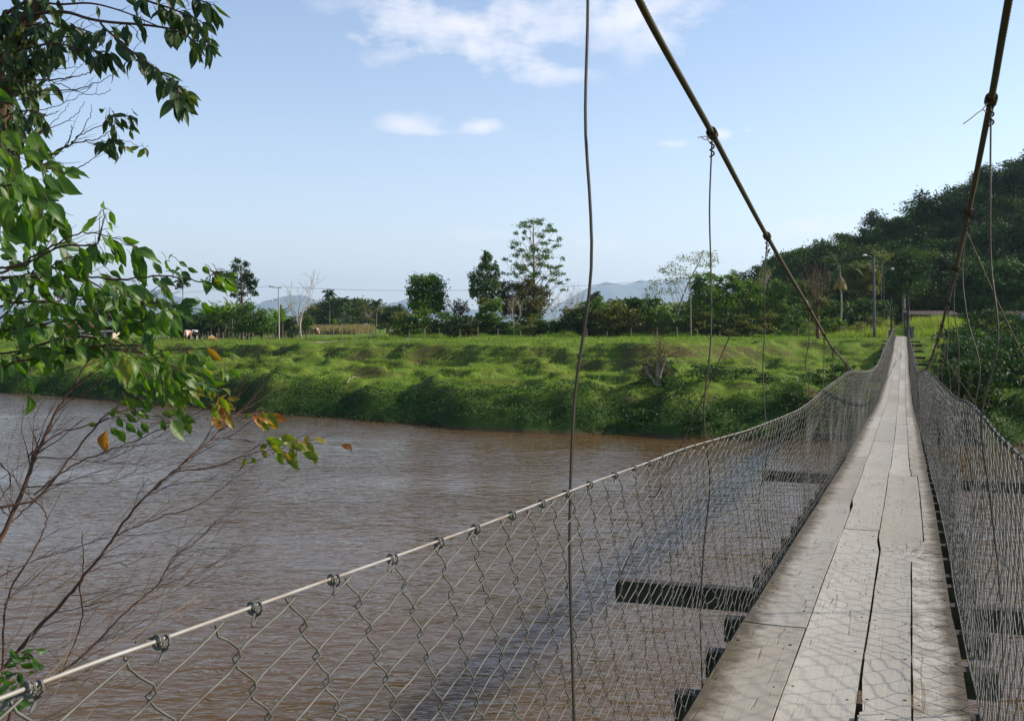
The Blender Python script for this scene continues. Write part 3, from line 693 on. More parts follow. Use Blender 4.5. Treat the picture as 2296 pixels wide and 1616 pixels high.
# ================================================================ TREES AND FAR-BANK THINGS
def crown_pts(c, r, n, rg, clumps=14, sig=.30):
    u = rg.normal(size=(clumps, 3)); u /= np.linalg.norm(u, axis=1)[:, None]
    cc = u*(rg.random(clumps)[:, None]**.45)*.8
    p = cc[rg.integers(0, clumps, n)]+rg.normal(size=(n, 3))*sig*np.array([1, 1, .75])
    return np.asarray(c)+p*np.asarray(r)
def limb(g, a, b, r0, r1, rg, n=5, sag=.12):
    t = np.linspace(0, 1, n)[:, None]; L = np.linalg.norm(b-a)
    p = a*(1-t)+b*t; p[1:-1] += rg.normal(size=(n-2, 3))*L*.035; p[:, 2] += np.sin(t[:, 0]*np.pi)*-sag*L*.3
    g.tube(p, np.linspace(r0, r1, n), 5, cap=False)
def traced(name, label, Z, trunk, r0, blobs, leaf, gm, bark='bark', cat='tree', group=None, dens=3.2, seed=0, limbs=True, sig=.30, clumps=12, dy=.7, asp=.5, join=.45):
    rg = np.random.default_rng(seed+100); s = Z/F
    x0 = (trunk[0][0]-CX)*s; z0 = gz(x0, Z); root = empty(name, (x0, Z, z0), label, cat, group)
    tp = np.array([[(px-CX)*s, Z, CAMZ+(HY-py)*s] for px, py in trunk]); tp[0, 2] = z0-.25
    tp[1:, 1] += rg.normal(size=len(tp)-1)*.1
    g = Geo(); g.tube(smooth_curve(tp, 4), np.linspace(r0, r0*.25, 4*(len(tp)-1)+1), 7)
    xs = np.array([b[0] for b in blobs]); mid = xs.mean(); Wd = max(abs(xs-mid).max()*s, .3)
    gc = Geo()
    for b in blobs:
        px, py, rx, ry = b[:4]
        yo = rg.uniform(-1, 1)*dy*Wd*math.sqrt(max(0., 1-min(1, abs(px-mid)*s/Wd)**2))+rg.normal()*.15
        c = np.array([(px-CX)*s, Z+yo, CAMZ+(HY-py)*s]); r = np.array([rx*s, rx*s*1.0, ry*s*1.08])*1.12
        n = int(dens*1.3*math.pi*r[0]*r[2]/(leaf*leaf*.25))+6
        p = crown_pts(c, r, n, rg, clumps, sig)
        cv = np.clip(rg.normal(.5, .12)+rg.normal(size=n)*.2, 0, 1)
        gc.cards(p, rg.uniform(.7, 1.25, n)*leaf, asp, cv, 0., rg)
        if limbs:
            dist = np.hypot(c[0]-tp[:, 0], 0)
            zj = c[2]-join*abs(c[0]-np.interp(c[2], tp[:, 2], tp[:, 0]))*1.6-r[2]*.9
            zj = np.clip(zj, z0+(tp[-1, 2]-z0)*.12, tp[-1, 2])
            a = np.array([np.interp(zj, tp[:, 2], tp[:, 0]), np.interp(zj, tp[:, 2], tp[:, 1]), zj])
            rr = r0*.42*(1-.6*(zj-z0)/(tp[-1, 2]-z0+.1))
            limb(g, a, c, max(rr, .02), .012, rg)
    g.build('trunk', M[bark], root, True); gc.build('crown', G_[gm], root)
    return root
def z6(l): return [(816+.2187*u, 470.7+.2187*v, .2187*a, .2187*b) for u, v, a, b in l]
def z5(l): return [(313.8+.2187*u, 565+.2187*v, .2187*a, .2187*b) for u, v, a, b in l]
def z7(l): return [(1286.7+.23238*u, 533.5+.23238*v, .23238*a, .23238*b) for u, v, a, b in l]
def z8(l): return [(1788.8+.27194*u, 313.8+.27194*v, .27194*a, .27194*b) for u, v, a, b in l]
q6 = lambda u, v: (816+.2187*u, 470.7+.2187*v)
q5 = lambda u, v: (313.8+.2187*u, 565+.2187*v)
q7 = lambda u, v: (1286.7+.23238*u, 533.5+.23238*v)
q8 = lambda u, v: (1788.8+.27194*u, 313.8+.27194*v)
traced('round_tree', 'dense round green tree alone left of the bare yellowish tree', 126, [q6(630,1230), q6(630,1080), q6(640,900), q6(650,780)], .28,
  z6([(650,730,110,85),(720,700,60,60),(560,720,90,75),(530,830,75,90),(620,850,140,120),(740,830,90,110),(780,900,55,80),(600,980,120,90),(720,990,100,90),(530,960,60,90),(640,1040,110,40),(770,1010,50,60)]), .34, 'mid', seed=1, dens=3.4)
traced('columnar_tree', 'tall tapering green tree left of the open-crowned giant tree', 127, [q6(1240,1260), q6(1245,1000), q6(1255,700), q6(1260,480)], .2,
  z6([(1255,455,34,42),(1240,510,45,45),(1290,500,30,60),(1215,560,42,50),(1270,580,55,60),(1340,600,40,60),(1190,640,55,60),(1260,680,80,70),(1360,660,35,60),(1110,680,45,55),(1150,740,60,50),(1280,770,90,70),(1370,740,50,60),(1100,790,45,60),(1200,830,80,70),(1310,850,80,60),(1130,860,50,50),(1240,930,80,50)]), .30, 'mid', 'palebark', seed=2, dens=2.6)
eu = [(1730,100,50,25),(1650,130,35,18),(1810,110,35,20),(1620,180,50,20),(1680,190,24,18),(1555,238,25,20),(1645,235,25,22),(1905,170,30,22),(1900,205,60,22),(1945,225,35,20),(1810,165,30,18),(1560,335,50,25),(1530,395,30,22),(1645,305,20,20),(1705,300,15,12),(1805,285,50,25),(1720,360,35,25),(1990,310,30,25),(1840,365,45,20),(1990,360,40,20),(1915,320,20,12),(1610,425,40,22),(1570,465,45,22),(1690,470,58,40),(1750,420,50,28),(1860,440,50,22),(1870,490,60,26),(1800,480,50,28),(1445,510,32,20),(1500,520,12,10),(2040,500,20,22),(1560,560,30,22),(1600,595,70,34),(1640,612,40,26),(1740,550,50,25),(1840,560,50,26),(1890,590,30,24),(1960,590,50,18),(2000,580,30,18),(1450,650,35,16),(1540,660,40,18),(1570,680,30,14),(1610,650,20,14),(1780,660,50,22),(1730,690,70,22),(1860,690,40,18),(1970,650,60,28),(2050,650,25,14),(1920,720,50,18),(2010,750,40,18),(1880,790,20,18),(2050,820,40,14),(2090,720,20,10)]
traced('tall_open_tree', 'tallest tree on the far bank, open airy crown of separate leaf clumps', 130, [q6(1752,1270), q6(1745,1000), q6(1742,600), q6(1738,350), q6(1735,110)], .26, z6(eu), .26, 'mid', 'palebark', seed=3, dens=2.4, sig=.42, clumps=7, dy=.75, join=.75)
traced('pine_tree', 'dark clumpy pine standing above the banana plants', 146, [q5(1052,880), q5(1050,600), q5(1040,350), q5(1035,130)], .3,
  z5([(1020,105,45,30),(950,145,38,28),(1070,120,42,35),(1000,170,50,35),(1050,225,60,50),(940,240,40,35),(1130,250,38,40),(865,350,30,35),(900,370,40,25),(1000,340,60,35),(1100,310,50,50),(1160,320,35,50),(1190,425,42,28),(960,440,45,24),(1070,430,60,22),(1120,380,55,35),(1030,280,60,40)]), .32, 'deep', seed=4, dens=2.7)
traced('bushy_tree', 'broad bright green bushy tree right in front of the banana plants', 142, [q5(1100,900), q5(1110,780), q5(1130,640)], .22,
  z5([(1150,560,70,50),(1060,620,60,70),(1150,680,120,90),(1260,660,80,80),(1050,740,90,70),(1200,770,130,60),(1310,740,70,70),(1360,785,50,35),(1000,790,60,40)]), .34, 'mid', seed=5, dens=3.2)
traced('small_round_tree', 'small dark round bush behind the leafless forked tree', 165, [q5(1700,850), q5(1705,780), q5(1710,720)], .12, z5([(1715,700,45,50),(1680,740,45,50),(1740,745,35,45),(1700,780,50,30)]), .34, 'mid', seed=6)
traced('papaya_tree', 'slim young papaya tree with a small leafy top near the dry reeds', 150, [q5(1985,850), q5(1986,780), q5(1990,715)], .07, z5([(1990,705,24,14),(1975,720,20,12),(2005,725,20,12)]), .3, 'bright', 'palebark', seed=7, limbs=False)
traced('glossy_leaf_tree', 'small tree of big shiny sunlit leaves below the columnar tree', 122, [q6(1375,1335), q6(1365,1150), q6(1340,980)], .1,
  z6([(1340,950,50,40),(1390,960,28,50),(1290,990,50,40),(1350,1020,55,45),(1240,1020,60,60),(1200,1080,40,60),(1290,1090,60,50)]), .42, 'bright', seed=8, dens=2.6, asp=.6)
traced('reddish_shrub', 'small bush with orange brown top leaves between columnar and glossy trees', 125, [q6(1210,1270), q6(1215,1080), q6(1220,950)], .08, z6([(1225,920,55,22),(1190,950,40,24),(1250,950,40,24)]), .3, 'olive', seed=9)
traced('bamboo_clump', 'wide feathery brown olive bamboo clump under the giant tree', 128, [q6(1690,1260), q6(1690,1000), q6(1680,780)], .12,
  z6([(1450,790,50,55),(1530,800,70,60),(1440,860,60,60),(1500,900,90,70),(1620,790,70,60),(1690,740,55,40),(1700,830,80,80),(1790,840,70,60),(1870,860,60,45),(1600,900,80,80),(1820,930,80,60),(1720,960,110,80),(1550,1000,110,80),(1650,1060,110,70),(1470,1010,80,90),(1780,1040,90,80)]), .30, 'bamboo', seed=10, dens=3.4, asp=.42, sig=.36)
traced('dark_small_tree', 'small dark bluish tree against the far mountains', 165, [q7(210,720), q7(212,640), q7(212,560)], .12, z7([(215,540,40,22),(180,570,40,20),(235,575,40,25),(205,605,60,25)]), .34, 'deep', seed=11)
traced('sunlit_shrub', 'bright yellow green shrub below the small dark tree', 124, [q7(230,940), q7(230,800), q7(235,650)], .08, z7([(240,610,50,40),(180,650,50,40),(260,670,50,45),(210,700,80,40),(130,650,25,30)]), .3, 'bright', seed=12)
traced('feathery_tree', 'pale half-bare feathery tree leaning over the utility pole', 129, [q7(960,930), q7(1010,700), q7(1100,450), q7(1200,250), q7(1250,130)], .16,
  z7([(1210,150,80,35),(1290,170,60,40),(1090,190,70,35),(990,260,70,40),(1200,240,80,40),(1370,220,45,20),(1300,260,60,40),(870,300,50,40),(940,330,70,40),(1060,310,70,45),(1110,370,70,40),(800,420,60,45),(900,430,70,40),(1000,420,60,40),(740,500,60,40),(850,520,70,40),(950,510,60,40),(700,560,35,30),(800,590,60,30)]), .26, 'pale', 'palebark', seed=13, dens=.62, sig=.42, join=.8)
for k, (lab, tr, bl, gm) in enumerate([
  ('big leafy shrub tree with sunlit top just right of the utility pole', [q7(1250,930), q7(1250,700), q7(1240,480)], [(1230,400,90,55),(1320,370,60,40),(1180,470,70,60),(1280,500,110,80),(1200,600,90,80),(1330,600,90,80),(1250,720,130,80)], 'mid'),
  ('lush bright shrub tree with upright leafy shoots in the hedgerow', [q7(1480,930), q7(1470,700), q7(1470,460)], [(1430,390,70,45),(1530,370,60,40),(1490,450,90,60),(1400,520,70,60),(1570,480,70,60),(1400,570,60,60),(1500,600,120,80),(1480,740,130,80)], 'bright'),
  ('rounded green shrub tree hanging over the middle fence posts', [q7(1720,930), q7(1710,720), q7(1710,520)], [(1700,450,70,50),(1760,500,60,60),(1640,540,70,60),(1720,600,110,80),(1800,650,70,70),(1680,740,130,80)], 'mid'),
  ('lush shrub tree at the right end of the hedgerow', [q7(1950,930), q7(1945,750), q7(1945,540)], [(1950,430,55,40),(1990,500,60,55),(1910,520,70,60),(1990,590,60,60),(1900,640,100,80),(2010,690,80,70),(1940,770,130,70)], 'bright')]):
    traced('shrub_tree', lab, 121+k*1.1, tr, .14, z7(bl), .34, gm, seed=20+k, dens=2.7, group='shrub trees of the hedgerow')
traced('vine_hung_tree', 'leafless vase-shaped tree hung with brown twigs beside the bridge', 101, [q8(180,1780), q8(165,1600), q8(160,1420), q8(150,1300)], .3, z8([(150,1285,30,18),(175,1500,28,60),(215,1340,34,50),(150,1420,24,50)]), .2, 'olive', 'brownbark', seed=30, dens=1.4)
traced('yellowish_tree', 'sunlit yellow green broad tree right of the palm', 138, [q8(500,1480), q8(510,1300), q8(520,1150)], .2, z8([(480,1060,70,35),(560,1060,60,40),(430,1110,50,50),(530,1130,100,60),(620,1130,50,50),(640,1180,35,60),(480,1200,80,60),(580,1230,80,50)]), .34, 'olive', seed=31)
traced('pale_flower_tree', 'thin tree with a flat pale crown between the two street lamps', 140, [q8(685,1220), q8(692,1100), q8(700,1000)], .07, z8([(650,930,30,16),(720,925,45,16),(770,945,30,18),(700,960,70,20),(740,985,40,16)]), .3, 'pale', 'palebark', seed=32, dens=1.5)
traced('roadside_bush', 'round yellow green bush left of the street lamp', 118, [q8(290,1590), q8(290,1540), q8(290,1490)], .06, z8([(240,1500,45,30),(310,1490,55,28),(350,1520,40,30),(270,1545,70,30)]), .28, 'bright', seed=33)
traced('grey_bush', 'greyish dry bush behind the street lamp', 132, [q8(560,1450), q8(560,1400), q8(560,1350)], .06, z8([(530,1350,50,35),(600,1360,50,35),(560,1400,80,35)]), .28, 'olive', seed=34)
traced('bank_tree', 'small open dark tree on the bank right of the bridge', 101, [(2222,772), (2214,740), (2212,712)], .17, [(2190,712,26,14),(2225,705,30,14),(2262,712,30,14),(2290,722,20,16),(2175,732,20,16),(2205,733,24,12),(2250,738,30,14),(2285,748,20,14),(2240,722,30,12)], .26, 'deep', 'brownbark', seed=35, dens=1.5)
for k, (px, py, w, h, lab) in enumerate([(895,705,20,26,'blue green tree immediately left of the round tree'), (868,716,16,18,'low hazy tree left of the blue green tree')]):
    traced('distant_tree', lab, 200, [(px,742),(px,725),(px,py)], .2, [(px-w*.4,py,w*.6,h*.5),(px+w*.4,py-h*.2,w*.6,h*.5),(px,py-h*.4,w*.6,h*.4),(px,py+h*.4,w,h*.4)], .5, 'deep', seed=40+k)
# --- leafless trees
def branchy(g, p, d, L, r, dep, rg, spread=.5, up=.25, tips=None, ratio=.72, kids=(2, 3)):
    n = 4; q = [p]
    for _ in range(n):
        d = d+rg.normal(size=3)*.13+np.array([0, 0, up*.12]); d /= np.linalg.norm(d); q.append(q[-1]+d*L/n)
    g.tube(np.array(q), np.linspace(r, r*.62, n+1), 4 if r < .06 else 6, cap=False)
    if dep == 0:
        if tips is not None: tips.append(q[-1])
        return
    for k in range(rg.integers(kids[0], kids[1]+1)):
        e = d+rg.normal(size=3)*spread+np.array([0, 0, up]); e /= np.linalg.norm(e)
        branchy(g, q[rg.integers(2, n+1)] if k else q[-1], e, L*ratio*rg.uniform(.8, 1.2), r*.6, dep-1, rg, spread, up, tips, ratio, kids)
def bare(name, label, px, Z, H, r, lean=(0, 0), dep=5, seed=0, spread=.45, bark='palebark', leaf=None, ratio=.74, up=.3, group=None, base_frac=.30, nl=2):
    rg = np.random.default_rng(seed+500); x = (px-CX)/F*Z; z = gz(x, Z); root = empty(name, (x, Z, z), label, 'tree', group)
    g = Geo(); tips = []
    branchy(g, np.array([x, Z, z-.2]), np.array([lean[0], lean[1], 1.]), H*base_frac, r, dep, rg, spread, up, tips, ratio)
    g.build('trunk', M[bark], root, True)
    if leaf:
        t_ = np.array(tips); c = Geo(); k = np.repeat(t_, nl, 0)+rg.normal(size=(len(t_)*nl, 3))*.18
        c.cards(k, rg.uniform(.18, .34, len(k)), .5, None, 0, rg); c.build('crown', G_[leaf], root)
    return root
bare('bare_tree', 'leafless pale forked tree right of the wooden utility pole', 675, 150, 13.0, .19, (.06, 0), 6, 1, .40, 'palebark', None, .72, .3)
bare('bare_tree', 'leafless brown tree with sparse yellow tips right of the round tree', 1026, 126, 7.6, .26, (0, 0), 6, 2, .5, 'brownbark', 'pale', .76, .25, base_frac=.22)
bare('bare_tree', 'slim pale dead tree in front of the bamboo', 1152, 121, 6.2, .07, (-.05, 0), 5, 3, .33, 'palebark', None, .72, .35)
bare('bare_tree', 'thin leafless tree right of the giant tree, tallest of its row', 1285, 128, 8.4, .08, (.02, 0), 5, 4, .3, 'palebark', None, .74, .4)
bare('bare_tree', 'thin leafless sapling with a few brown leaves right of the bamboo', 1258, 123, 6.6, .07, (.03, 0), 5, 5, .32, 'palebark', 'dry', .72, .4)
bare('bare_tree', 'leafless sapling just left of the long hanging wire', 1302, 127, 7.0, .08, (.1, 0), 5, 6, .32, 'palebark', None, .73, .4)
bare('bare_tree', 'sparse pale tree behind the lush shrub trees', 1690, 132, 9.8, .13, (0, 0), 6, 7, .42, 'palebark', 'pale', .72, .35)
bare('bare_tree', 'dry leafless tree partly behind the foreground leaves on the far left', 60, 150, 9.5, .2, (0, 0), 6, 8, .5, 'palebark', None, .74, .25)
rg = np.random.default_rng(77)
vt = [o for o in bpy.data.objects if o.name == 'vine_hung_tree'][0]
g = Geo(); bs = P(*q8(160, 1430), 101)
for k in range(9):
    d = np.array([rg.uniform(-.75, .8), rg.uniform(-.6, .6), 1.]); branchy(g, bs+np.array([0, 0, rg.uniform(-.6, 1.)]), d/np.linalg.norm(d), 1.9, .075, 4, rg, .42, .3, None, .72)
g.build('branch', M['brownbark'], vt, True)
# pollarded riverbank tree
x, y, z = hit(1478, 866); root = empty('pollarded_tree', (x, y, z), 'stunted cut-back tree with a mop of grey twigs on the grassy bank', 'tree')
g = Geo(); s = y/F
for pts, r in (([(1481,868),(1476,850),(1474,830),(1476,812)], .17), ([(1476,862),(1462,848),(1452,836),(1450,822)], .13), ([(1478,868),(1479,845),(1486,822),(1494,800)], .12)):
    g.tube(smooth_curve([[(a-CX)*s, y, CAMZ+(HY-b)*s-(.2 if i == 0 else 0)] for i, (a, b) in enumerate(pts)], 4), np.linspace(r, r*.6, 4*len(pts)-3), 6)
g.build('trunk', M['palebark'], root, True); g = Geo()
for c0 in ((1476,812),(1450,822),(1494,800),(1482,790)):
    p = np.array([(c0[0]-CX)*s, y, CAMZ+(HY-c0[1])*s])
    for k in range(13):
        d = rg.normal(size=3)*np.array([.8, .8, .7])+[0, 0, .35]; branchy(g, p, d/np.linalg.norm(d), .75, .022, 3, rg, .6, -.05, None, .75)
g.build('branch', M['brownbark'], root, True)
# fallen branch on the grass
x, y, z = hit(777, 864); x2, y2, z2 = hit(807, 850); g = Geo()
g.tube(smooth_curve([[x, y, z+.1], [(x+x2)/2-.2, (y+y2)/2, (z+z2)/2+.35], [x2, y2, z2+.12]], 5), np.linspace(.07, .04, 11), 6)
g.tube([[(x+x2)/2-.2, (y+y2)/2, (z+z2)/2+.35], [(x+x2)/2+.1, (y+y2)/2-.2, (z+z2)/2+.65]], [.045, .02], 5)
tag(g.build('fallen_branch', M['post'], None, True), 'bleached fallen branch lying on the grassy bank', 'branch')
# --- palms
def frond(g, base, az, el, L, rg, droop=1.3, nl=22, wl=.62, mat=0, var=.5, lw=.035):
    t = np.linspace(0, 1, 12); hd = np.array([math.cos(az), math.sin(az), 0.])
    ang = el-droop*t**1.4; st = L/11; p = [np.array(base)]
    for a in ang[:-1]: p.append(p[-1]+(hd*math.cos(a)+np.array([0, 0, math.sin(a)]))*st)
    p = np.array(p); g.tube(p, np.linspace(.035, .008, 12), 4, var, mat, cap=False); sd = np.cross(hd, [0, 0, 1.])
    for k in range(nl):
        f = .12+.88*k/nl; c = np.array([np.interp(f, t, p[:, i]) for i in range(3)]); w = wl*math.sin(math.pi*min(1, f*.85+.15))**.7
        fw = np.array([np.interp(min(1, f+.05), t, p[:, i]) for i in range(3)])-c; fw /= np.linalg.norm(fw)+1e-9
        for sg in (-1, 1):
            e = c+(sd*sg*.8+fw*.55+np.array([0, 0, -.45+rg.normal()*.12]))*w; m = (c+e)/2+fw*.05
            g.add([c, m+fw*lw, e, m-fw*lw], [[0, 1, 2, 3]], var+rg.normal()*.15, 0, mat)
def palm(name, label, px, Z, H, L, r, seed, nf=16, gm='palm', group=None, dead=False, bark='palebark'):
    rg = np.random.default_rng(seed+900); x = (px-CX)/F*Z; z = gz(x, Z); root = empty(name, (x, Z, z), label, 'palm', group)
    g = Geo(); g.tube(smooth_curve([[x, Z, z-.2], [x+.05*H*.3, Z, z+H*.5], [x+rg.normal()*.1, Z, z+H]], 5), np.linspace(r*1.15, r*.8, 11), 7); tp = g.v[0][-1]
    g.build('trunk', M[bark], root, True); top = np.array([x, Z, z+H]); g = Geo()
    for k in range(nf): frond(g, top, k*2.399+rg.normal()*.2, 1.35-1.5*(k/nf)+rg.normal()*.1, L*rg.uniform(.85, 1.1), rg, 1.35 if Z < 130 else 1.9, var=.5, wl=.62 if Z < 130 else .8, lw=.045 if Z < 130 else .09)
    g.build('crown', G_[gm], root)
    if dead:
        g = Geo()
        for k in range(7): frond(g, top-[0, 0, 1.3], k*.9+rg.normal()*.3, -.9, L*.62, rg, .55, 16, .4)
        g.build('dead_fronds', G_['dry'], root)
    return root
palm('palm_tree', 'white-trunked palm with a brown skirt of dead fronds below the forest', 1884, 124, 9.2, 3.3, .11, 1, 22, dead=True)
for k, (px, H, lab) in enumerate([(738, 11.5, 'tall thin palm at the left end of the far wood'), (770, 9.3, 'shorter palm second from the left in the far wood'), (843, 9.0, 'pale-trunked palm at the right end of the far wood')]):
    palm('palm_tree', lab, px, 235, H*.80, 2.4, .12, 10+k, 15, bark='post', group='palms of the far wood')
palm('palm_tree', 'small feathery palm above the dark trees left of the pine', 409, 175, 9.8, 1.9, .11, 14, 13)
palm('palm_tree', 'left palm half hidden behind the foreground leaves', 122, 175, 9.4, 2.6, .12, 15, 14)
palm('palm_tree', 'right palm half hidden behind the foreground leaves', 150, 180, 7.6, 2.6, .12, 16, 14)
# --- banana plants
def banana(label, px, Z, H, seed, nl=12):
    rg = np.random.default_rng(seed+1200); x = (px-CX)/F*Z; z = gz(x, Z); root = empty('banana_plant', (x, Z, z), label, 'banana plant', 'banana plants on the far bank')
    g = Geo(); g.tube([[x, Z, z-.2], [x, Z, z+H*.3], [x+rg.normal()*.06, Z, z+H*.46]], [.13, .10, .07], 7); g.build('stem', M['bark'], root, True)
    g = Geo(); top = np.array([x, Z, z+H*.43])
    for k in range(nl):
        az = k*2.4+rg.normal()*.3; el = 1.45-.9*k/nl+rg.normal()*.1; L = H*.62*rg.uniform(.8, 1.1); hd = np.array([math.cos(az), math.sin(az), 0]); sd = np.cross(hd, [0, 0, 1.])
        p = [top.copy()]; N = 8
        for i in range(N): a = el-1.25*(i/N)**1.6; p.append(p[-1]+(hd*math.cos(a)+np.array([0, 0, math.sin(a)]))*L/N)
        for i in range(1, N):
            w0 = .40*math.sin(math.pi*min(1, max(.0, (i-.6)/(N-.6)))**.7)+.03; w1 = .40*math.sin(math.pi*min(1, (i+.4)/(N-.6))**.7)+.01
            for sg in (-1, 1):
                if rg.random() < .9: g.add([p[i], p[i+1], p[i+1]+sd*sg*w1-[0, 0, .10], p[i]+sd*sg*w0-[0, 0, .10]], [[0, 1, 2, 3]], .5+rg.normal()*.3)
    g.build('foliage', G_['banana'], root)
for k, (px, Z, H, lab) in enumerate([(473,150,6.2,'leftmost banana plant with drooping tattered leaves'),(490,153,6.6,'second banana plant from the left in the grove'),(505,150,6.8,'third banana plant from the left in the grove'),(521,154,7.4,'tallest banana plant, upright leaves beside the pine'),(532,150,6.6,'banana plant between the pine and the bushy tree'),(618,150,6.2,'banana plant just left of the wooden utility pole'),(634,153,5.8,'banana plant just right of the wooden utility pole')]):
    banana(lab, px, Z, H, k)
# --- masses of trees: prototypes copied one by one
def proto(name, label, cat, H, W, n, leaf, gm, bark, group, seed, nb=9, low=.35, dens=2.6):
    rg = np.random.default_rng(seed+2000); root = empty(name, (0, 0, 0), label, cat, group); g = Geo(); gc = Geo()
    g.tube([[0, 0, -.4], [rg.normal()*.1, rg.normal()*.1, H*.35], [rg.normal()*.2, rg.normal()*.2, H*.8]], [H*.022, H*.016, H*.006], 6, cap=False)
    for k in range(nb):
        a = k*2.399; rr = W*.5*(.25+.6*rg.random()); zz = H*(low+(.95-low)*((k+.5)/nb)); rr *= (1.1-.75*max(0, (zz/H-.55)/.45))
        c = np.array([math.cos(a)*rr, math.sin(a)*rr, zz]); r = np.array([W*.27, W*.27, H*.13])*rg.uniform(.75, 1.2)
        m = int(dens*math.pi*r[0]*r[2]/(leaf*leaf*.25)); cv = np.clip(rg.normal(.5, .16)+rg.normal(size=m)*.18, 0, 1)
        gc.cards(crown_pts(c, r, m, rg, 10, .32), rg.uniform(.7, 1.25, m)*leaf, .5, cv, 0, rg)
        limb(g, np.array([0, 0, max(H*.12, zz-rr*1.1)]), c, H*.007, .02, rg)
    g.build('trunk', M[bark], root, True); gc.build('crown', G_[gm], root); return root
used = set(); rg = np.random.default_rng(5)
hp = [proto('forest_tree', 'dark broadleaf tree in the forest covering the hillside', 'tree', 9.5, 9.0, 0, .52, ('hill', 'hill2', 'hill')[k], 'bark', 'trees covering the hillside', k, 10, .3) for k in range(3)]
hp += [proto('forest_tree', 'taller slender tree rising out of the hillside forest', 'tree', 13.5, 7., 0, .46, 'hill', 'palebark', 'tall trees of the hillside forest', 5+k, 8, .5, 1.8) for k in range(2)]
pts = []
tries = 0
while len(pts) < 200 and tries < 9000:
    tries += 1; y = rg.uniform(136, 236); x = rg.uniform(40, .535*y+10)
    hh_ = gz(x, y)-5.3
    if hh_ < .25 or (x < 62 and y < 140): continue
    if all((x-a)**2+(y-b)**2 > 25 for a, b in pts): pts.append((x, y))
for k, (x, y) in enumerate(pts):
    p = hp[rg.integers(0, 3)] if rg.random() < .86 else hp[3+rg.integers(0, 2)]
    s = rg.uniform(.6, 1.12)*(.72 if x < 56 else 1.)
    place(p, used, (x, y, gz(x, y)-.2), rg.uniform(0, 6.28), (s*rg.uniform(.9, 1.15), s*rg.uniform(.9, 1.15), s))
sp = [proto('hedgerow_shrub', 'dense green shrub in the tangled hedgerow beyond the fence', 'shrub', 3.0, 3.4, 0, .28, m, 'bark', 'shrubs of the hedgerow', 20+k, 8, .12, 2.4) for k, m in enumerate(('mid', 'olive', 'mid', 'deep'))]
def row(lst, ps, y0, y1, s0, s1, n, x0, x1, hs=1.):
    for k in range(n):
        px = x0+(x1-x0)*(k+rg.random())/n; Z = rg.uniform(y0, y1); x = (px-CX)/F*Z; s = rg.uniform(s0, s1)
        place(ps[rg.integers(0, len(ps))], used, (x, Z, gz(x, Z)-.15), rg.uniform(0, 6.28), (s, s, s*hs))
row(None, sp, 121, 127, .7, 1.25, 34, 885, 1300)
row(None, sp, 121, 128, 1.1, 1.75, 22, 1285, 1490)
row(None, sp, 119.5, 123, .8, 1.15, 14, 1450, 1800)
row(None, [sp[3], sp[0]], 127, 134, 1.2, 1.9, 16, 1500, 1990)
row(None, [sp[1]], 120, 128, .45, .75, 12, 1800, 1990)
bp = [proto('bank_bush', 'dark leafy bush on the shaded bank right of the bridge', 'bush', 2.6, 3.0, 0, .24, 'deep', 'bark', 'bushes on the shaded bank', 40+k, 8, .1, 2.6) for k in range(2)]
k = 0
while k < 34:
    y = rg.uniform(57, 104); x = rg.uniform(.445, .535)*y
    if gz(x, y) < .1: continue
    s = rg.uniform(.7, 1.25)*(1. if y < 88 else .6); place(bp[k % 2], used, (x, y, gz(x, y)-.1), rg.uniform(0, 6.28), s); k += 1
lp = proto('low_bush', 'low rounded leafy bush on the bank left of the bridge', 'bush', 1.5, 3.0, 0, .2, 'bank', 'bark', 'low bushes on the bank', 50, 9, .1, 3.)
k = 0
while k < 16:
    y = rg.uniform(60, 74); x = rg.uniform(.12, .345)*y
    if gz(x, y) < .5: continue
    place(lp, used, (x, y, gz(x, y)-.3), rg.uniform(0, 6.28), rg.uniform(.6, 1.1)); k += 1
wp = [proto('wood_tree', 'hazy tree of the far wood behind the palms', 'tree', 8.5, 8.5, 0, .62, m, 'palebark', 'trees of the far wood', 60+k, 9, .3, 2.4) for k, m in enumerate(('deep', 'olive', 'deep'))]
for k in range(24):
    px = rg.uniform(700, 878); Z = rg.uniform(242, 300); x = (px-CX)/F*Z; s = .62+.55*math.sin(math.pi*np.clip((px-680)/215, 0, 1))**.7*rg.uniform(.8, 1.1)
    place(wp[k % 3], used, (x, Z, gz(x, Z)-.2), rg.uniform(0, 6.28), s)
dp_ = [proto('grove_tree', 'dark tree in the grove behind the banana plants', 'tree', 6.5, 6.0, 0, .42, 'deep', 'bark', 'trees of the grove', 70+k, 9, .15, 2.8) for k in range(2)]
for k in range(20):
    px = rg.uniform(385, 665) if k < 15 else rg.uniform(20, 330); Z = rg.uniform(158, 172); x = (px-CX)/F*Z; place(dp_[k % 2], used, (x, Z, gz(x, Z)-.2), rg.uniform(0, 6.28), rg.uniform(.65, 1.) if px < 620 else .6)
fp = proto('field_tree', 'tiny dark tree on the far edge of the raised pasture', 'tree', 4., 5., 0, .5, 'deep', 'bark', 'trees on the raised pasture edge', 80, 7, .2, 2.4)
for k in range(16):
    px = 1370+k*13+rg.normal()*4; Z = 355+rg.normal()*6; x = (px-CX)/F*Z; place(fp, used, (x, Z, gz(x, Z)-.2), rg.uniform(0, 6.28), rg.uniform(.5, 1.1))
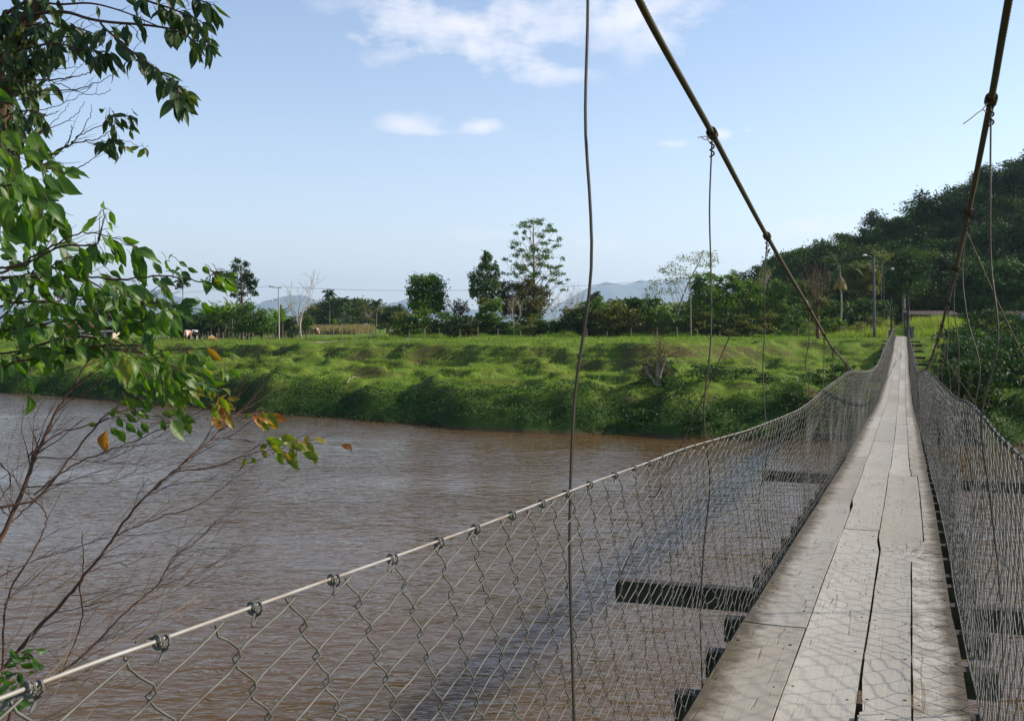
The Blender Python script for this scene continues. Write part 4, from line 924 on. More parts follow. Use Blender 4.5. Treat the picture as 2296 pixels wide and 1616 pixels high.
# leafy stalks on the right bank
def stalk(seed):
    rg = np.random.default_rng(seed+3000); root = empty('leafy_stalk_plant', (0, 0, 0), 'tall leafy stalk plant catching light on the right bank', 'plant', 'leafy stalk plants on the right bank'); g = Geo(); s_ = Geo()
    for q in range(4):
        b = rg.normal(size=3)*[.4, .4, 0]; tp = b+[rg.normal()*.3, rg.normal()*.3, 2.6+rg.normal()*.3]; s_.tube([b, tp], [.025, .012], 5)
        for k in range(26):
            f = .25+.75*k/26; c = b+(tp-b)*f; a = k*2.4; d = np.array([math.cos(a), math.sin(a), rg.uniform(-.5, .2)]); L = .42*(1.25-f*.6); sd = np.cross(d, [0, 0, 1.])*.07
            g.add([c, c+d*L*.5+sd, c+d*L, c+d*L*.5-sd], [[0, 1, 2, 3]], rg.random())
    s_.build('stem', M['bark'], root); g.build('foliage', G_['mid'], root); return root
st_ = [stalk(0), stalk(1)]
for k, (px, py) in enumerate([(2145,880),(2165,872),(2185,865),(2150,905),(2205,880),(2172,900),(2135,915)]):
    x, y, z = hit(px, py+25); place(st_[k % 2], used, (x, y, z-.05), k*1.3, rg.uniform(.9, 1.15))
# --- fences
def fence_run(label, pts, hgt=1.2, wires=3, rad=.055, seed=0):
    rg = np.random.default_rng(seed); pos = [hit(*p) if len(p) == 2 else (((p[0]-CX)/F*p[2]), p[2], gz((p[0]-CX)/F*p[2], p[2])) for p in pts]
    root = empty('pasture_fence', pos[0], label, 'fence', 'pasture fences'); tops = []
    for x, y, z in pos:
        ln = rg.normal(size=2)*.06; h = hgt*rg.uniform(.88, 1.12); g = Geo(); r = rad*rg.uniform(.75, 1.25)
        g.tube([[x, y, z-.3], [x+ln[0]*.5, y, z+h*.5], [x+ln[0], y+ln[1], z+h]], [r*1.1, r, r*.9], 6); g.build('post', M['post'], root); tops.append((x, y, z, h))
    for w in range(wires):
        f = .35+.55*w/max(1, wires-1); g = Geo(); g.tube([[x, y-.06, z+h*f] for x, y, z, h in tops], .006, 4); g.build('wire', M['wire'], root)
    return root
pz = lambda l, Z: [(p, 0, Z) for p in l]
fr = fence_run('wire fence with weathered posts along the middle of the far bank', pz([766,798,830,877,918,952,987,1031,1072,1117,1168,1216,1270,1315,1360,1415,1473,1519,1564,1614,1682,1735,1790,1845,1891], 116.5), 1.2, 3, .06, 1)
fence_run('short wire fence with braced posts beside the bridge head', pz([1895,1932,1952,1978], 114.5), 1.35, 3, .07, 2)
fence_run('front wire fence left of the wooden utility pole', pz([443,467,486,500,552,558,594,607,626,659,689,722,742], 138), 1.25, 3, .07, 3)
fence_run('back wire fence in front of the banana plants', pz([455,462,505,513,524,532,537,562,567,590,603,612,633,641,670], 147), 1.2, 2, .06, 4)
fence_run('rail fence by the animal shelter, partly behind the leaves', pz([200,225,250,275,300,325,350,372,396], 141), 1.2, 2, .07, 5)
# --- poles
def pole(name, label, cat, px, Z, H, r, m, arm):
    x = (px-CX)/F*Z; z = gz(x, Z); root = empty(name, (x, Z, z), label, cat); g = Geo(); g.tube([[x, Z, z-.4], [x-.03, Z, z+H*.5], [x-.10, Z, z+H]], [r, r*.85, r*.65], 8); g.build('pole', M[m], root)
    arm(root, np.array([x-.10, Z, z+H])); return root
def arm_util(root, t):
    g = Geo(); a = t+[-1.25, -.3, .12]; b = t+[.35, .1, -.05]; c = (a+b)/2; g.box(c, (b-a)/2, [.02, .05, 0], [0, 0, .055]); g.build('crossarm', M['post'], root)
    for f in (.05, .3, .92):
        p = a+(b-a)*f; g = Geo(); g.tube([p+[0, 0, .05], p+[0, 0, .11], p+[0, 0, .14], p+[0, 0, .2]], [.02, .045, .05, .02], 6); g.build('insulator', M['polegrey'], root)
    q = t-[0, 0, 1.85]; g = Geo(); g.tube(smooth_curve([q, q+[-.35, -.1, .12], q+[-.75, -.2, .1]], 4), .025, 5); g.build('lamp_arm', M['polegrey'], root)
    e = q+[-.85, -.22, .06]; g = Geo(); g.tube([e+[.14, .03, .03], e+[.05, 0, .0], e+[-.1, 0, -.02], e+[-.16, 0, .0]], [.05, .11, .11, .04], 8); g.build('lamp_head', M['white'], root)
pl1 = pole('utility_pole', 'weathered utility pole with a crossarm and small lamp in the pasture', 'utility pole', 626, 138, 8.0, .11, 'pole', arm_util)
pl2 = pole('utility_pole', 'slightly leaning utility pole in front of the lush hedgerow', 'utility pole', 1549, 117.6, 7.2, .11, 'post', arm_util)
def arm_lamp(dx):
    def f(root, t):
        g = Geo(); t = t-[0, 0, .35]; g.tube(smooth_curve([t, t+[dx*.5, -.1, .32], t+[dx, -.2, .42]], 5), .03, 6); g.build('lamp_arm', M['pole'], root)
        e = t+np.array([dx*1.18, -.22, .42]); g = Geo(); s = np.sign(dx)
        g.tube([e-[s*.26, 0, 0], e-[s*.12, 0, .0], e+[s*.12, 0, -.02], e+[s*.2, 0, 0]], [.06, .13, .14, .05], 8); g.build('lamp_head', M['white'], root)
    return f
pole('street_lamp', 'dark street lamp pole with a short arm behind the bridge end', 'street lamp', 1960.5, 113, 9.4, .19, 'polegrey', arm_lamp(-.95))
pole('street_lamp', 'farther street lamp standing dark against the forest', 'street lamp', 1982, 134, 8.4, .12, 'wood_dark', arm_lamp(1.0))
def line(label, a, b, sag, r=.018):
    t = np.linspace(0, 1, 24)[:, None]; p = a*(1-t)+b*t; p[:, 2] -= sag*4*(t[:, 0]*(1-t[:, 0])); g = Geo(); g.tube(p, r, 4); tag(g.build('power_line', M['wire']), label, 'power line', 'power lines')
tA = np.array(pl1.location)+[-.1, 0, 8.15]; tB = np.array(pl2.location)+[-.1, 0, 7.35]
line('power line from the pasture pole across to the hedgerow pole', tA, tB, 1.0)
line('power line leading left from the pasture pole', tA+[-.9, 0, .1], tA+[-70, 25, .2], 1.2)
# --- cows
def cow(label, px, Z, rz, mats, graze=True, s=1.):
    x = (px-CX)/F*Z; z = gz(x, Z)
    sk = [((-.75,0,1.18),.20),((-.45,0,1.15),.33),((0,0,1.08),.36),((.42,0,1.13),.33),((.68,0,1.2),.22),((.95,0,.95 if graze else 1.35),.15),((1.2,0,.5 if graze else 1.5),.12),((1.42,0,.22 if graze else 1.42),.085)]
    E = [(i, i+1) for i in range(7)]; V = [Vector(p) for p, r in sk]; Rr = [r for p, r in sk]
    for bx, hp in ((-.55, 1), (.5, 3)):
        for sy in (-1, 1):
            n = len(V); off = -.08 if bx < 0 else .03
            V += [Vector((bx, sy*.2, .8)), Vector((bx+off, sy*.21, .42)), Vector((bx+.0, sy*.21, .02))]; Rr += [.14, .07, .055]; E += [(hp, n), (n, n+1), (n+1, n+2)]
    n = len(V); V += [Vector((-.98, 0, 1.05)), Vector((-1.03, 0, .55))]; Rr += [.035, .03]; E += [(0, n), (n, n+1)]
    for sy in (-1, 1):
        n = len(V); h = V[6]; V += [Vector((h.x-.05, sy*.22, h.z+.12))]; Rr += [.04]; E += [(6, n)]
    me = bpy.data.meshes.new('cow'); me.from_pydata([tuple(v) for v in V], E, []); o = bpy.data.objects.new('cow', me); COL.objects.link(o)
    o.modifiers.new('skin', 'SKIN'); 
    for i, r in enumerate(Rr): me.skin_vertices[0].data[i].radius = (r, r)
    me.skin_vertices[0].data[2].use_root = True
    o.modifiers.new('sub', 'SUBSURF').render_levels = 1; me.materials.append(M[mats])
    o.location = (x, Z, z); o.rotation_euler.z = rz; o.scale = (s, s, s); tag(o, label, 'cow', 'cows in the pasture')
t = NT('pied_cow'); nz_ = t.noise(t.n('ShaderNodeTexCoord').outputs['Object'], 1.7, 1); M['cowpied'] = t.done(t.bsdf(t.ramp(nz_, [(.53, (.013, .012, .011)), (.56, (.6, .57, .52))]), .8, .2))
t = NT('brown_cow'); nz_ = t.noise(t.n('ShaderNodeTexCoord').outputs['Object'], 1.5, 1); M['cowbrown'] = t.done(t.bsdf(t.ramp(nz_, [(.50, (.26, .12, .07)), (.54, (.6, .5, .42))]), .8, .2))
cow('brown and white cow grazing with its back to the river', 421, 136, R(80), 'cowbrown')
cow('black and white cow grazing beside the brown one', 431.5, 137, R(35), 'cowpied')
cow('black and white cow near the foot of the bare forked tree', 667, 172, R(190), 'cowpied')
cow('brown cow in front of the dry reeds', 708, 185, R(175), 'cowbrown')
# --- buildings
def house(label, px0, px1, Z, eave, rid, dep, roofm, wallm):
    a = (px0-CX)/F*Z; b = (px1-CX)/F*Z; z = min(gz(a, Z), gz(b, Z)); ez = CAMZ+(HY-eave)/F*Z; rz_ = CAMZ+(HY-rid)/F*Z
    root = empty('farmhouse', ((a+b)/2, Z, z), label, 'house'); w = (b-a)/2; c = (a+b)/2
    g = Geo(); g.box([c, Z+dep/2, (z-.3+ez)/2], [w-.35, 0, 0], [0, dep/2, 0], [0, 0, (ez-z+.3)/2]); g.build('wall', M[wallm], root)
    g = Geo(); o = .45; ys = [Z-o, Z+dep/2, Z+dep+o]; zs_ = [ez-.05, rz_, ez-.05]
    V = [[x_, ys[i], zs_[i]+t_] for t_ in (0, .12) for x_ in (a, b) for i in range(3)]
    g.add(V, [[0,1,4,3],[1,2,5,4],[6,9,10,7],[7,10,11,8],[0,3,9,6],[2,8,11,5],[0,6,7,1],[1,7,8,2],[3,4,10,9],[4,5,11,10]]); g.build('roof', M[roofm], root)
    g = Geo(); g.box([c, Z-o-.02, ez-.02], [w, 0, 0], [0, .03, 0], [0, 0, .09]); g.build('eave_board', M['white'], root)
    for f in (-.5, .15, .6):
        g = Geo(); hgt = 1.0 if f != .15 else 2.; bz = z+1.0 if f != .15 else z
        g.box([c+w*f, Z-.02, bz+hgt/2], [.45, 0, 0], [0, .03, 0], [0, 0, hgt/2]); g.build('window' if f != .15 else 'door', M['wood_dark'], root)
    g = Geo(); 
    return root
house('brown-roofed farmhouse with a white eave behind the foreground leaves', 128, 205, 152, 742, 712, 7, 'tileroof', 'wall')
house('small pinkish hut beside the farmhouse behind the leaves', 228, 258, 154, 742, 733, 4, 'tileroof', 'wall')
Z = 147.; a, b = (362-CX)/F*Z, (392-CX)/F*Z; z = gz(a, Z); root = empty('animal_shelter', ((a+b)/2, Z, z), 'low open straw-roofed animal shelter behind the fence', 'shelter')
for x in (a+.1, (a+b)/2, b-.1):
    for y in (Z, Z+1.6):
        g = Geo(); g.tube([[x, y, z-.2], [x, y, z+1.35]], .06, 6); g.build('post', M['post'], root)
g = Geo(); g.add([[a-.2, Z-.3, z+1.2], [b+.2, Z-.3, z+1.2], [b+.2, Z+2, z+1.75], [a-.2, Z+2, z+1.75], [a-.2, Z-.3, z+1.3], [b+.2, Z-.3, z+1.3], [b+.2, Z+2, z+1.85], [a-.2, Z+2, z+1.85]], [[0,1,2,3],[4,7,6,5],[0,4,5,1],[1,5,6,2],[2,6,7,3],[3,7,4,0]]); g.build('roof', M['straw'], root)
def tileshed(label, px0, px1, Z, yt, yb, dep=2.6):
    a = (px0-CX)/F*Z; b = (px1-CX)/F*Z; ez = CAMZ+(HY-yb)/F*Z; tz = CAMZ+(HY-yt)/F*(Z+dep)-.5; z = gz((a+b)/2, Z); root = empty('open_shed', ((a+b)/2, Z, z), label, 'shed')
    g = Geo(); n = int((b-a)/.42); rg = np.random.default_rng(int(px0))
    for i in range(n):
        for j in range(2):
            x0 = a+(b-a)*i/n; wd = (b-a)/n; m = 0 if j == 0 else 1
            xs = np.linspace(x0+wd*.5*j, x0+wd*.5*(j+1), 4); h = np.sin(np.linspace(0, np.pi, 4))*(.07 if j == 0 else -.04)
            V = np.vstack([np.stack([xs, 0*xs+Z, ez+h], 1), np.stack([xs, 0*xs+Z+dep, tz+.5+h], 1)])
            g.add(V, [[0,1,5,4],[1,2,6,5],[2,3,7,6]], rg.random(), 0, m)
    V = [[a, Z-.02, ez-.10], [b, Z-.02, ez-.10], [b, Z+dep, tz+.36], [a, Z+dep, tz+.36]]; g.add(V, [[0, 1, 2, 3]], 0, 0, 1); g.build('roof', [plain('pale_tile', (.42, .30, .21), .85, .1, scale=3), M['wood_dark']], root)
    for x in np.linspace(a+.3, b-.3, 4):
        for y in (Z+.15, Z+dep-.2):
            g = Geo(); g.tube([[x, y, gz(x, y)-.2], [x, y, ez+(y-Z)/dep*(tz+.4-ez)-.08]], .07, 6); g.build('post', M['wood_dark'], root)
    return root
tileshed('open shed with a pale tiled roof behind the bridge end', 2040, 2157, 127, 697.5, 706)
tileshed('second tiled shed roof at the right edge behind the small tree', 2240, 2345, 131, 698, 707)
x = (2294-CX)/F*118; z = gz(x, 118); ct = CAMZ+(HY-713)/F*118; root = empty('blue_object', (x, 118, z), 'unidentified light blue object at the right edge, modelled as a drum on a stand', 'drum'); g = Geo()  # unidentified pale blue shape, given the form of a drum on legs
g.tube([[x, 118, ct-.35], [x, 118, ct-.3], [x, 118, ct+.3], [x, 118, ct+.36]], [.30, .36, .36, .2], 8); g.build('drum', M['blue'], root, True); g = Geo()
for dx in (-.25, .25):
    for dy in (-.25, .25): g.tube([[x+dx, 118+dy, z-.1], [x+dx, 118+dy, ct-.34]], .05, 6)
g.build('stand', M['wood_dark'], root)
# ================================================================ FOREGROUND FOLIAGE ON THE NEAR BANK
def T1(l): return [(u*.19424, v*.19424) for u, v in l]
def T2(l): return [(u*.19424, 282.5+v*.19424) for u, v in l]
def T3(l): return [(u*.2214, 533.5+v*.2214) for u, v in l]
def T4(l): return [(u*.4171, 941.5+v*.4171) for u, v in l]
def ZL(l): return [(u*.3827, 565+v*.3827) for u, v in l]
NS = 7
_t = np.linspace(0, 1, NS+1)
def leaves(g, base, tip, wid, nrm, var, rg, curl=.12):
    base = np.asarray(base, float); tip = np.asarray(tip, float); n = len(base)
    ax = tip-base; L = np.linalg.norm(ax, axis=1); a = ax/L[:, None]
    nrm = np.asarray(nrm, float); nrm = nrm-(nrm*a).sum(1)[:, None]*a; nrm /= np.linalg.norm(nrm, axis=1)[:, None]+1e-9
    sd = np.cross(a, nrm)
    prof = np.array([.04, .60, .94, 1., .90, .68, .34, .015])
    bend = rg.normal(size=n)*curl+.05; fold = rg.uniform(.12, .42, n); wav = rg.normal(size=(n, NS+1))*.03; asym = rg.normal(size=n)*.06; tw = rg.normal(size=n)*.5
    rows = []
    mid = np.array([1., .5, 0., .5, 1.])
    for k in range(NS+1):
        t = _t[k]; ctr = base+ax*t+nrm*(bend*L*4*t*(1-t))[:, None]+sd*(asym*L*4*t*(1-t))[:, None]
        an = tw*(t-.3); s2 = sd*np.cos(an)[:, None]+nrm*np.sin(an)[:, None]; n2 = nrm*np.cos(an)[:, None]-sd*np.sin(an)[:, None]
        w = wid*.5*prof[k]
        for q, f in enumerate((-1, -.5, 0, .5, 1)):
            rows.append(ctr+s2*(w*f)[:, None]+n2*(w*(abs(f)*fold+abs(f)**3*wav[:, k]*4))[:, None])
    V = np.stack(rows, 1); m = V.shape[1]
    fq = [[k*5+q, k*5+q+1, (k+1)*5+q+1, (k+1)*5+q] for k in range(NS) for q in range(4)]
    Fq = (np.arange(n)*m)[:, None, None]+np.array(fq)[None]
    g.add(V.reshape(-1, 3), Fq.reshape(-1, 4), np.repeat(np.clip(var, 0, 1), m), np.tile(np.tile(mid, NS+1), n))
def pet(g, p, base, r=.0012):
    for a, b in zip(p, base): g.tube(np.array([a, (a+b)/2+[0, 0, .006], b]), r, 3, mat=1, cap=False)
def br(g, pts, z0, z1, r0, r1, n=6, jit=0.0, rg=rng, sides=6):
    pts = np.array(pts, float); Z = np.linspace(z0, z1, len(pts))
    p = np.array([P(a, b, z) for (a, b), z in zip(pts, Z)]); c = smooth_curve(p, n)
    if jit: c[1:-1] += rg.normal(size=(len(c)-2, 3))*jit
    g.tube(c, np.linspace(r0, r1, len(c)), sides, cap=False); return c
def twigs(g, c, n, rg, L, ang=(.9, -.25), spread=.45, r=.0035, sub=2, tips=None, f0=.15):
    """side twigs growing up and outwards from the curve c; L in metres"""
    for k in range(n):
        i = int(len(c)*(f0+(1-f0)*rg.random()))-1; i = max(1, min(len(c)-2, i)); d = c[i+1]-c[i-1]; d /= np.linalg.norm(d)
        e = d*.75+rg.normal(size=3)*spread*np.array([1, .7, 1])+np.array([ang[0]*.3, 0, -ang[1]*.35]); e /= np.linalg.norm(e)
        l = L*rg.uniform(.4, 1.2); p = [c[i]]; q = e.copy()
        for s in range(5): q = q+rg.normal(size=3)*.11+np.array([.05, 0, .045]); q /= np.linalg.norm(q); p.append(p[-1]+q*l/5)
        p = smooth_curve(p, 3); g.tube(p, np.linspace(r, r*.3, len(p)), 4, cap=False)
        if tips is not None: tips.append((p[-1], q))
        if sub: twigs(g, p, rg.integers(1, sub+2), rg, l*.5, ang, spread, r*.55, 0, tips)
def hang(c, n, rg, L, f0=0., dn=1., out=(.25, 0, 0), rnd=.38, vlo=0., vhi=.9):
    """leaves hanging from the curve c"""
    t = f0+(1-f0)*rg.random(n); i = t*(len(c)-1); b = np.stack([np.interp(i, np.arange(len(c)), c[:, k]) for k in range(3)], 1)
    d = np.array([0, 0, -dn])+np.array(out)+rg.normal(size=(n, 3))*rnd; d /= np.linalg.norm(d, axis=1)[:, None]
    l = L*rg.uniform(.65, 1.2, n); s = b+d*.014+rg.normal(size=(n, 3))*.012
    return b, s, s+d*l[:, None], l, np.clip(rg.beta(1.6, 2., n)*(vhi-vlo)+vlo, 0, 1)
def nr(n, rg, face=.9): return rg.normal(size=(n, 3))*.62+np.array([.2, -face, .4])
# ---- A: the big eucalyptus whose boughs hang in from the upper left
rg = np.random.default_rng(11)
eA = empty('eucalyptus_tree', (-3.9, 5.7, gz(-3.9, 5.7)), 'tall eucalyptus whose dark hanging leaves fill the upper left corner', 'tree')
g = Geo(); x0, y0 = -3.9, 5.7
g.tube(smooth_curve([[x0, y0, gz(x0, y0)-.3], [-3.6, 5.65, 6.4], P(-20, 330, 5.6), P(10, 150, 5.55), P(58, 48, 5.5), P(90, 10, 5.5), P(150, -150, 5.5), P(170, -420, 5.5), P(160, -600, 5.6)], 6), np.linspace(.085, .006, 49), 8)
g.build('trunk', M['brownbark'], eA, True)
fol = Geo(); petg = fol
def addl(c, n, L, gm=fol, w=.35, **kw):
    n = int(n*.8)
    b, s, e, l, v = hang(c, n, rg, L, **kw); leaves(gm, s, e, l*w*rg.uniform(.8, 1.2, n), nr(n, rg), v, rg); pet(petg, b, s)
boughs = [  # path (pixel), depths, radii, leaves
 ([(20,130),(52,47),(87,31),(120,27),(155,29),(194,41),(223,47),(256,51),(311,55),(359,61),(388,67),(418,80),(433,91),(457,94),(470,97)], 5.5, 4.9, .012, .003, 26, .45),
 ([(90,5),(136,10),(204,8),(272,25),(330,49),(359,61)], 5.5, 5.05, .007, .003, 6, .3),
 ([(250,-40),(320,-2),(385,20),(420,35),(450,48)], 5.3, 5.0, .008, .003, 46, .12),
 ([(330,-40),(400,-22),(450,2),(480,12)], 5.2, 5.0, .006, .002, 30, .0),
 ([(223,47),(233,62),(262,87),(291,113),(330,140),(363,165),(387,179),(398,198),(399,225)], 5.15, 4.7, .007, .0022, 62, .08),
 ([(40,60),(116,54),(155,58),(184,66),(215,78)], 5.5, 5.1, .006, .003, 26, .4),
 ([(0,122),(78,105),(124,97),(175,109),(214,116),(240,117)], 5.4, 5.0, .007, .0025, 34, .15),
 ([(20,100),(90,72),(140,82),(180,86),(205,100)], 5.5, 5.2, .006, .0025, 30, .2),
 ([(-20,60),(30,20),(90,-10),(160,-30)], 5.5, 5.4, .012, .006, 46, .0),
 ([(-20,170),(25,120),(60,80),(110,50)], 5.7, 5.4, .012, .006, 48, .0),
 ([(-20,250),(20,190),(50,150),(70,120)], 5.6, 5.4, .009, .004, 50, .0),
 ([(-30,300),(10,262),(50,250),(80,250),(100,268)], 5.4, 5.2, .006, .003, 26, .1)]
for k, (pts, a, b, r0, r1, n, f0) in enumerate(boughs):
    g = Geo(); c = br(g, pts, a, b, r0, r1); 
    if k < 8: twigs(g, c, 5, rg, .14, r=.0022, sub=0)
    g.build('branch', M['twig'], eA, True); addl(c, n, .115, f0=f0)
for cpx, cpy, n, sp in ((30, 40, 50, 40), (100, 60, 24, 40), (25, 130, 48, 35), (90, 120, 24, 35), (20, 215, 46, 30), (65, 195, 22, 25), (8, 300, 34, 22), (50, 275, 14, 22)):
    q = np.array([P(cpx+rg.normal()*sp, cpy+rg.normal()*sp*.8, rg.uniform(5.2, 6.1)) for _ in range(n)])
    d = np.array([.15, 0, -1.])+rg.normal(size=(n, 3))*.4; d /= np.linalg.norm(d, axis=1)[:, None]; l = rg.uniform(.08, .14, n)
    leaves(fol, q, q+d*l[:, None], l*.34, nr(n, rg), rg.beta(1.5, 2.2, n), rg); pet(petg, q-d*.03, q)
# the part of the crown that rises above and left of the picture
for pts in ([(-60,250),(-200,150),(-380,120),(-520,170)], [(0,130),(-160,-20),(-340,-90),(-500,-60)], [(80,10),(-60,-160),(-220,-260),(-380,-260)], [(150,-150),(20,-320),(-120,-420),(-240,-420)], [(160,-200),(300,-320),(430,-360),(540,-330)], [(165,-420),(260,-520),(380,-540)], [(165,-440),(60,-560),(-60,-600)], [(160,-580),(200,-680),(230,-760)], [(120,-80),(260,-200),(420,-220),(560,-170)]):
    g = Geo(); c = br(g, pts, 5.5, 5.5+rg.normal()*.5, .012, .003); g.build('branch', M['twig'], eA, True); addl(c, 56, .115, f0=.1)
# tip sprays
for px, py, n, L in ((402, 215, 12, .095), (468, 92, 9, .08), (250, 262, 9, .07), (285, 262, 8, .075), (240, 318, 14, .085), (262, 325, 8, .07), (315, 330, 3, .07), (290, 285, 3, .06)):
    q = np.array([P(px+rg.normal()*7, py+rg.normal()*7, 4.8) for _ in range(n)]); d = np.array([.25, 0, -.75])+rg.normal(size=(n, 3))*.6; d /= np.linalg.norm(d, axis=1)[:, None]; l = L*rg.uniform(.8, 1.2, n)
    leaves(fol, q, q+d*l[:, None], l*.36, nr(n, rg), rg.uniform(.3, 1., n), rg); pet(petg, q-d*.02, q)
bareb = [T1([(0,940),(450,925),(720,915),(800,890),(950,870),(1080,810),(1200,710),(1290,640)]), T1([(-40,1125),(70,1110),(450,1055),(870,1030),(1080,970),(1280,880),(1370,790)]), T1([(-60,1215),(100,1180),(400,1110),(640,1090),(860,1050),(1030,1020),(1080,970)]),
 T1([(300,1340),(430,1290),(640,1230),(840,1150),(970,1070),(1060,990)]), T1([(530,930),(700,970),(860,1050),(1080,1095),(1220,1070),(1280,1035)]), T1([(0,880),(360,820),(650,810),(900,770),(960,730)]), T1([(240,940),(400,980),(520,985),(650,960),(800,890),(895,790)]),
 T1([(100,1650),(200,1610),(450,1540),(600,1430),(740,1280),(805,1180)]), T1([(300,1590),(520,1500),(700,1430),(850,1350),(950,1230),(975,1170)]), T1([(430,1310),(530,1330),(620,1310),(685,1280)]),
 T2([(280,500),(560,340),(800,215),(850,180),(960,40),(1040,-130),(1050,-250)]), T2([(440,470),(620,320),(800,225),(970,180),(1130,150),(1200,100),(1320,50),(1400,-20)]), T2([(960,180),(1080,195),(1180,180),(1290,175),(1440,170),(1600,240)]),
 T2([(820,200),(1000,60),(1180,0),(1290,-100),(1330,-130)]), T2([(1190,90),(1200,-10),(1230,-100)]), T2([(640,340),(780,200),(830,40),(815,-10)]), T2([(870,500),(1000,430),(1100,350),(1200,270)]), T2([(560,390),(700,290),(800,140),(830,50)])]
for k, pts in enumerate(bareb):
    g = Geo(); th = .0048 if k in (0, 1, 10, 11) else .0030; c = br(g, pts, 5.2 if k < 10 else 4.9, 4.9 if k < 10 else 4.7, th, .0010, 5, .003, rg, 5); twigs(g, c, 2, rg, .10, r=.0013, sub=0)
    g.build('branch', M['twig'], eA, True)
fol.build('foliage', [M['euc'], M['twig']], eA, True)
# ---- B: the broad-leaved sapling
rg = np.random.default_rng(12)
eB = empty('eucalyptus_sapling', (-2.35, 3.9, gz(-2.35, 3.9)), 'bright green broad-leaved sapling at the left edge', 'sapling')
fol = Geo(); petg = fol
g = Geo(); g.tube(smooth_curve([[-2.35, 3.9, gz(-2.35, 3.9)-.2], [-2.25, 3.9, 5.6], P(-80, 1000, 3.8), P(-60, 700, 3.7), P(-40, 500, 3.6), P(-40, 360, 3.5), P(-60, 200, 3.5)], 6), np.linspace(.026, .004, 37), 7); g.build('trunk', M['brownbark'], eB, True)
def explicit(lst, conv, Z, wr, vr, zj=.25):
    b2 = conv([(a, b) for a, b, c, d in lst]); t2 = conv([(c, d) for a, b, c, d in lst]); n = len(lst); z = Z+rg.normal(size=n)*zj
    B = np.array([P(x, y, q) for (x, y), q in zip(b2, z)]); Tt = np.array([P(x, y, q+rg.normal()*.02) for (x, y), q in zip(t2, z)]); L = np.linalg.norm(Tt-B, axis=1)
    leaves(fol, B, Tt, np.minimum(L*wr*rg.uniform(.85, 1.15, n), .062), nr(n, rg, 1.25), rg.uniform(vr[0], vr[1], n), rg, .09)
    d = (B-Tt)/L[:, None]; pet(petg, B+d*.02+np.array([-.012, 0, .012]), B, .0014)
big = [(20,60,260,340),(380,150,605,315),(370,250,565,420),(470,470,795,500),(750,480,940,612),(540,560,750,790),(690,560,960,790),(530,740,745,812),(330,760,705,975),(330,600,490,705),(340,770,470,1160),(240,1010,350,1440),(560,870,755,1150),(500,1010,800,1225),(500,1060,480,1372),(190,1110,90,1372),(20,980,20,1385),(130,500,330,590),(250,300,460,470),(150,1000,250,1085),(0,500,60,575),(100,800,40,1100),(60,300,160,480),(380,1060,480,1260),(10,560,70,700),(0,700,110,860),(60,870,160,1010),(280,520,380,700),(0,860,60,1090),(120,640,260,720),(200,380,250,560),(0,250,90,420)]
explicit(big, T2, 3.45, .48, (.15, .85), .3)
big2 = [(a+rg.normal()*70, b+rg.normal()*90, a+rg.normal()*70+130, b+rg.normal()*60+230) for a, b, _, _ in big if a < 560]
explicit(big2, T2, 3.75, .46, (.0, .8), .2)
mid_ = [(1130,10,1280,300),(1370,110,1610,250),(1450,200,1500,490),(1330,190,1400,380),(970,50,840,340),(1040,140,1080,260),(900,430,940,650),(1120,430,1190,620),(1040,540,1070,835),(0,180,140,210),(90,240,310,315),(140,390,200,520),(260,380,430,490),(490,630,690,820),(400,640,260,820),(470,680,420,860),(220,880,240,1215),(420,880,490,1040),(680,1040,760,1115),(760,1080,880,1240),(620,1080,490,1250),(540,1270,430,1415),(170,1260,280,1395),(0,1280,30,1480),(1290,870,1270,1070),(880,900,1020,1060),(1060,1020,1150,1090),(1500,720,1670,940),(1650,720,1690,980),(1730,700,1850,960),(1780,670,1960,855),(1680,530,1740,625),(1400,800,1540,910),(1560,740,1610,990),(1740,870,1850,1020),(1240,500,1490,670),(1400,490,1530,635),(1300,620,1330,740),(1110,340,1230,420),(1640,340,1860,465),(1640,400,1780,490),(1720,240,1760,160),(1810,240,1900,295),(1900,300,2010,350),(1840,340,1940,430),(2120,370,2055,290),(2190,330,2240,510),(1230,260,1260,380),(1180,150,1200,280),(980,110,1010,270),(1550,240,1640,370),(830,620,850,750),(1200,600,1200,760),(560,1230,760,1290),(1080,840,1040,900),(860,760,1000,860),(1000,780,1090,900),(1140,830,1180,950),(1430,1220,1490,1400),(640,520,560,600),(0,600,110,640),(50,640,110,760),(150,690,190,810),(240,530,400,610),(90,880,120,960),(700,760,860,820),(940,800,960,890),(1340,560,1420,700),(1480,560,1500,680),(1570,620,1640,700),(1250,700,1420,820),(1640,830,1760,900),(510,740,640,870),(1190,440,1300,500),(330,760,380,900),(0,420,60,530),(580,860,700,960),(1110,1130,1200,1250)]
explicit(mid_, T3, 3.7, .46, (.05, .8), .35)
tipl = [(860,240,1000,380),(900,215,1015,245),(770,260,825,375),(735,190,790,240),(715,235,650,150),(790,235,830,240),(885,250,935,330)]
explicit(tipl, lambda l: [(313.8+.2187*u, 565+.2187*v) for u, v in l], 3.7, .38, (.55, .95), .1)
low_ = [(1990,1090,2090,1210),(2100,1110,2250,1255),(1840,1160,1860,1360),(1960,1150,2030,1270),(2080,1260,2210,1330),(2030,1330,2180,1510),(2100,1480,2060,1545),(1960,1480,2090,1610),(1480,1190,1610,1310),(1390,1200,1500,1400),(1340,1210,1370,1430),(1250,1200,1280,1510),(1080,1210,1190,1400),(1480,1420,1540,1560),(1660,1320,1740,1480),(1560,1450,1640,1590),(1700,1480,1760,1600),(1180,1330,1230,1440),(1830,1310,1900,1450),(1750,1440,1830,1560),(1600,1260,1690,1290),(1870,1390,1960,1420),(1340,1040,1440,1100),(1410,1120,1470,1180),(1310,1120,1330,1200),(1100,1240,1060,1420)]
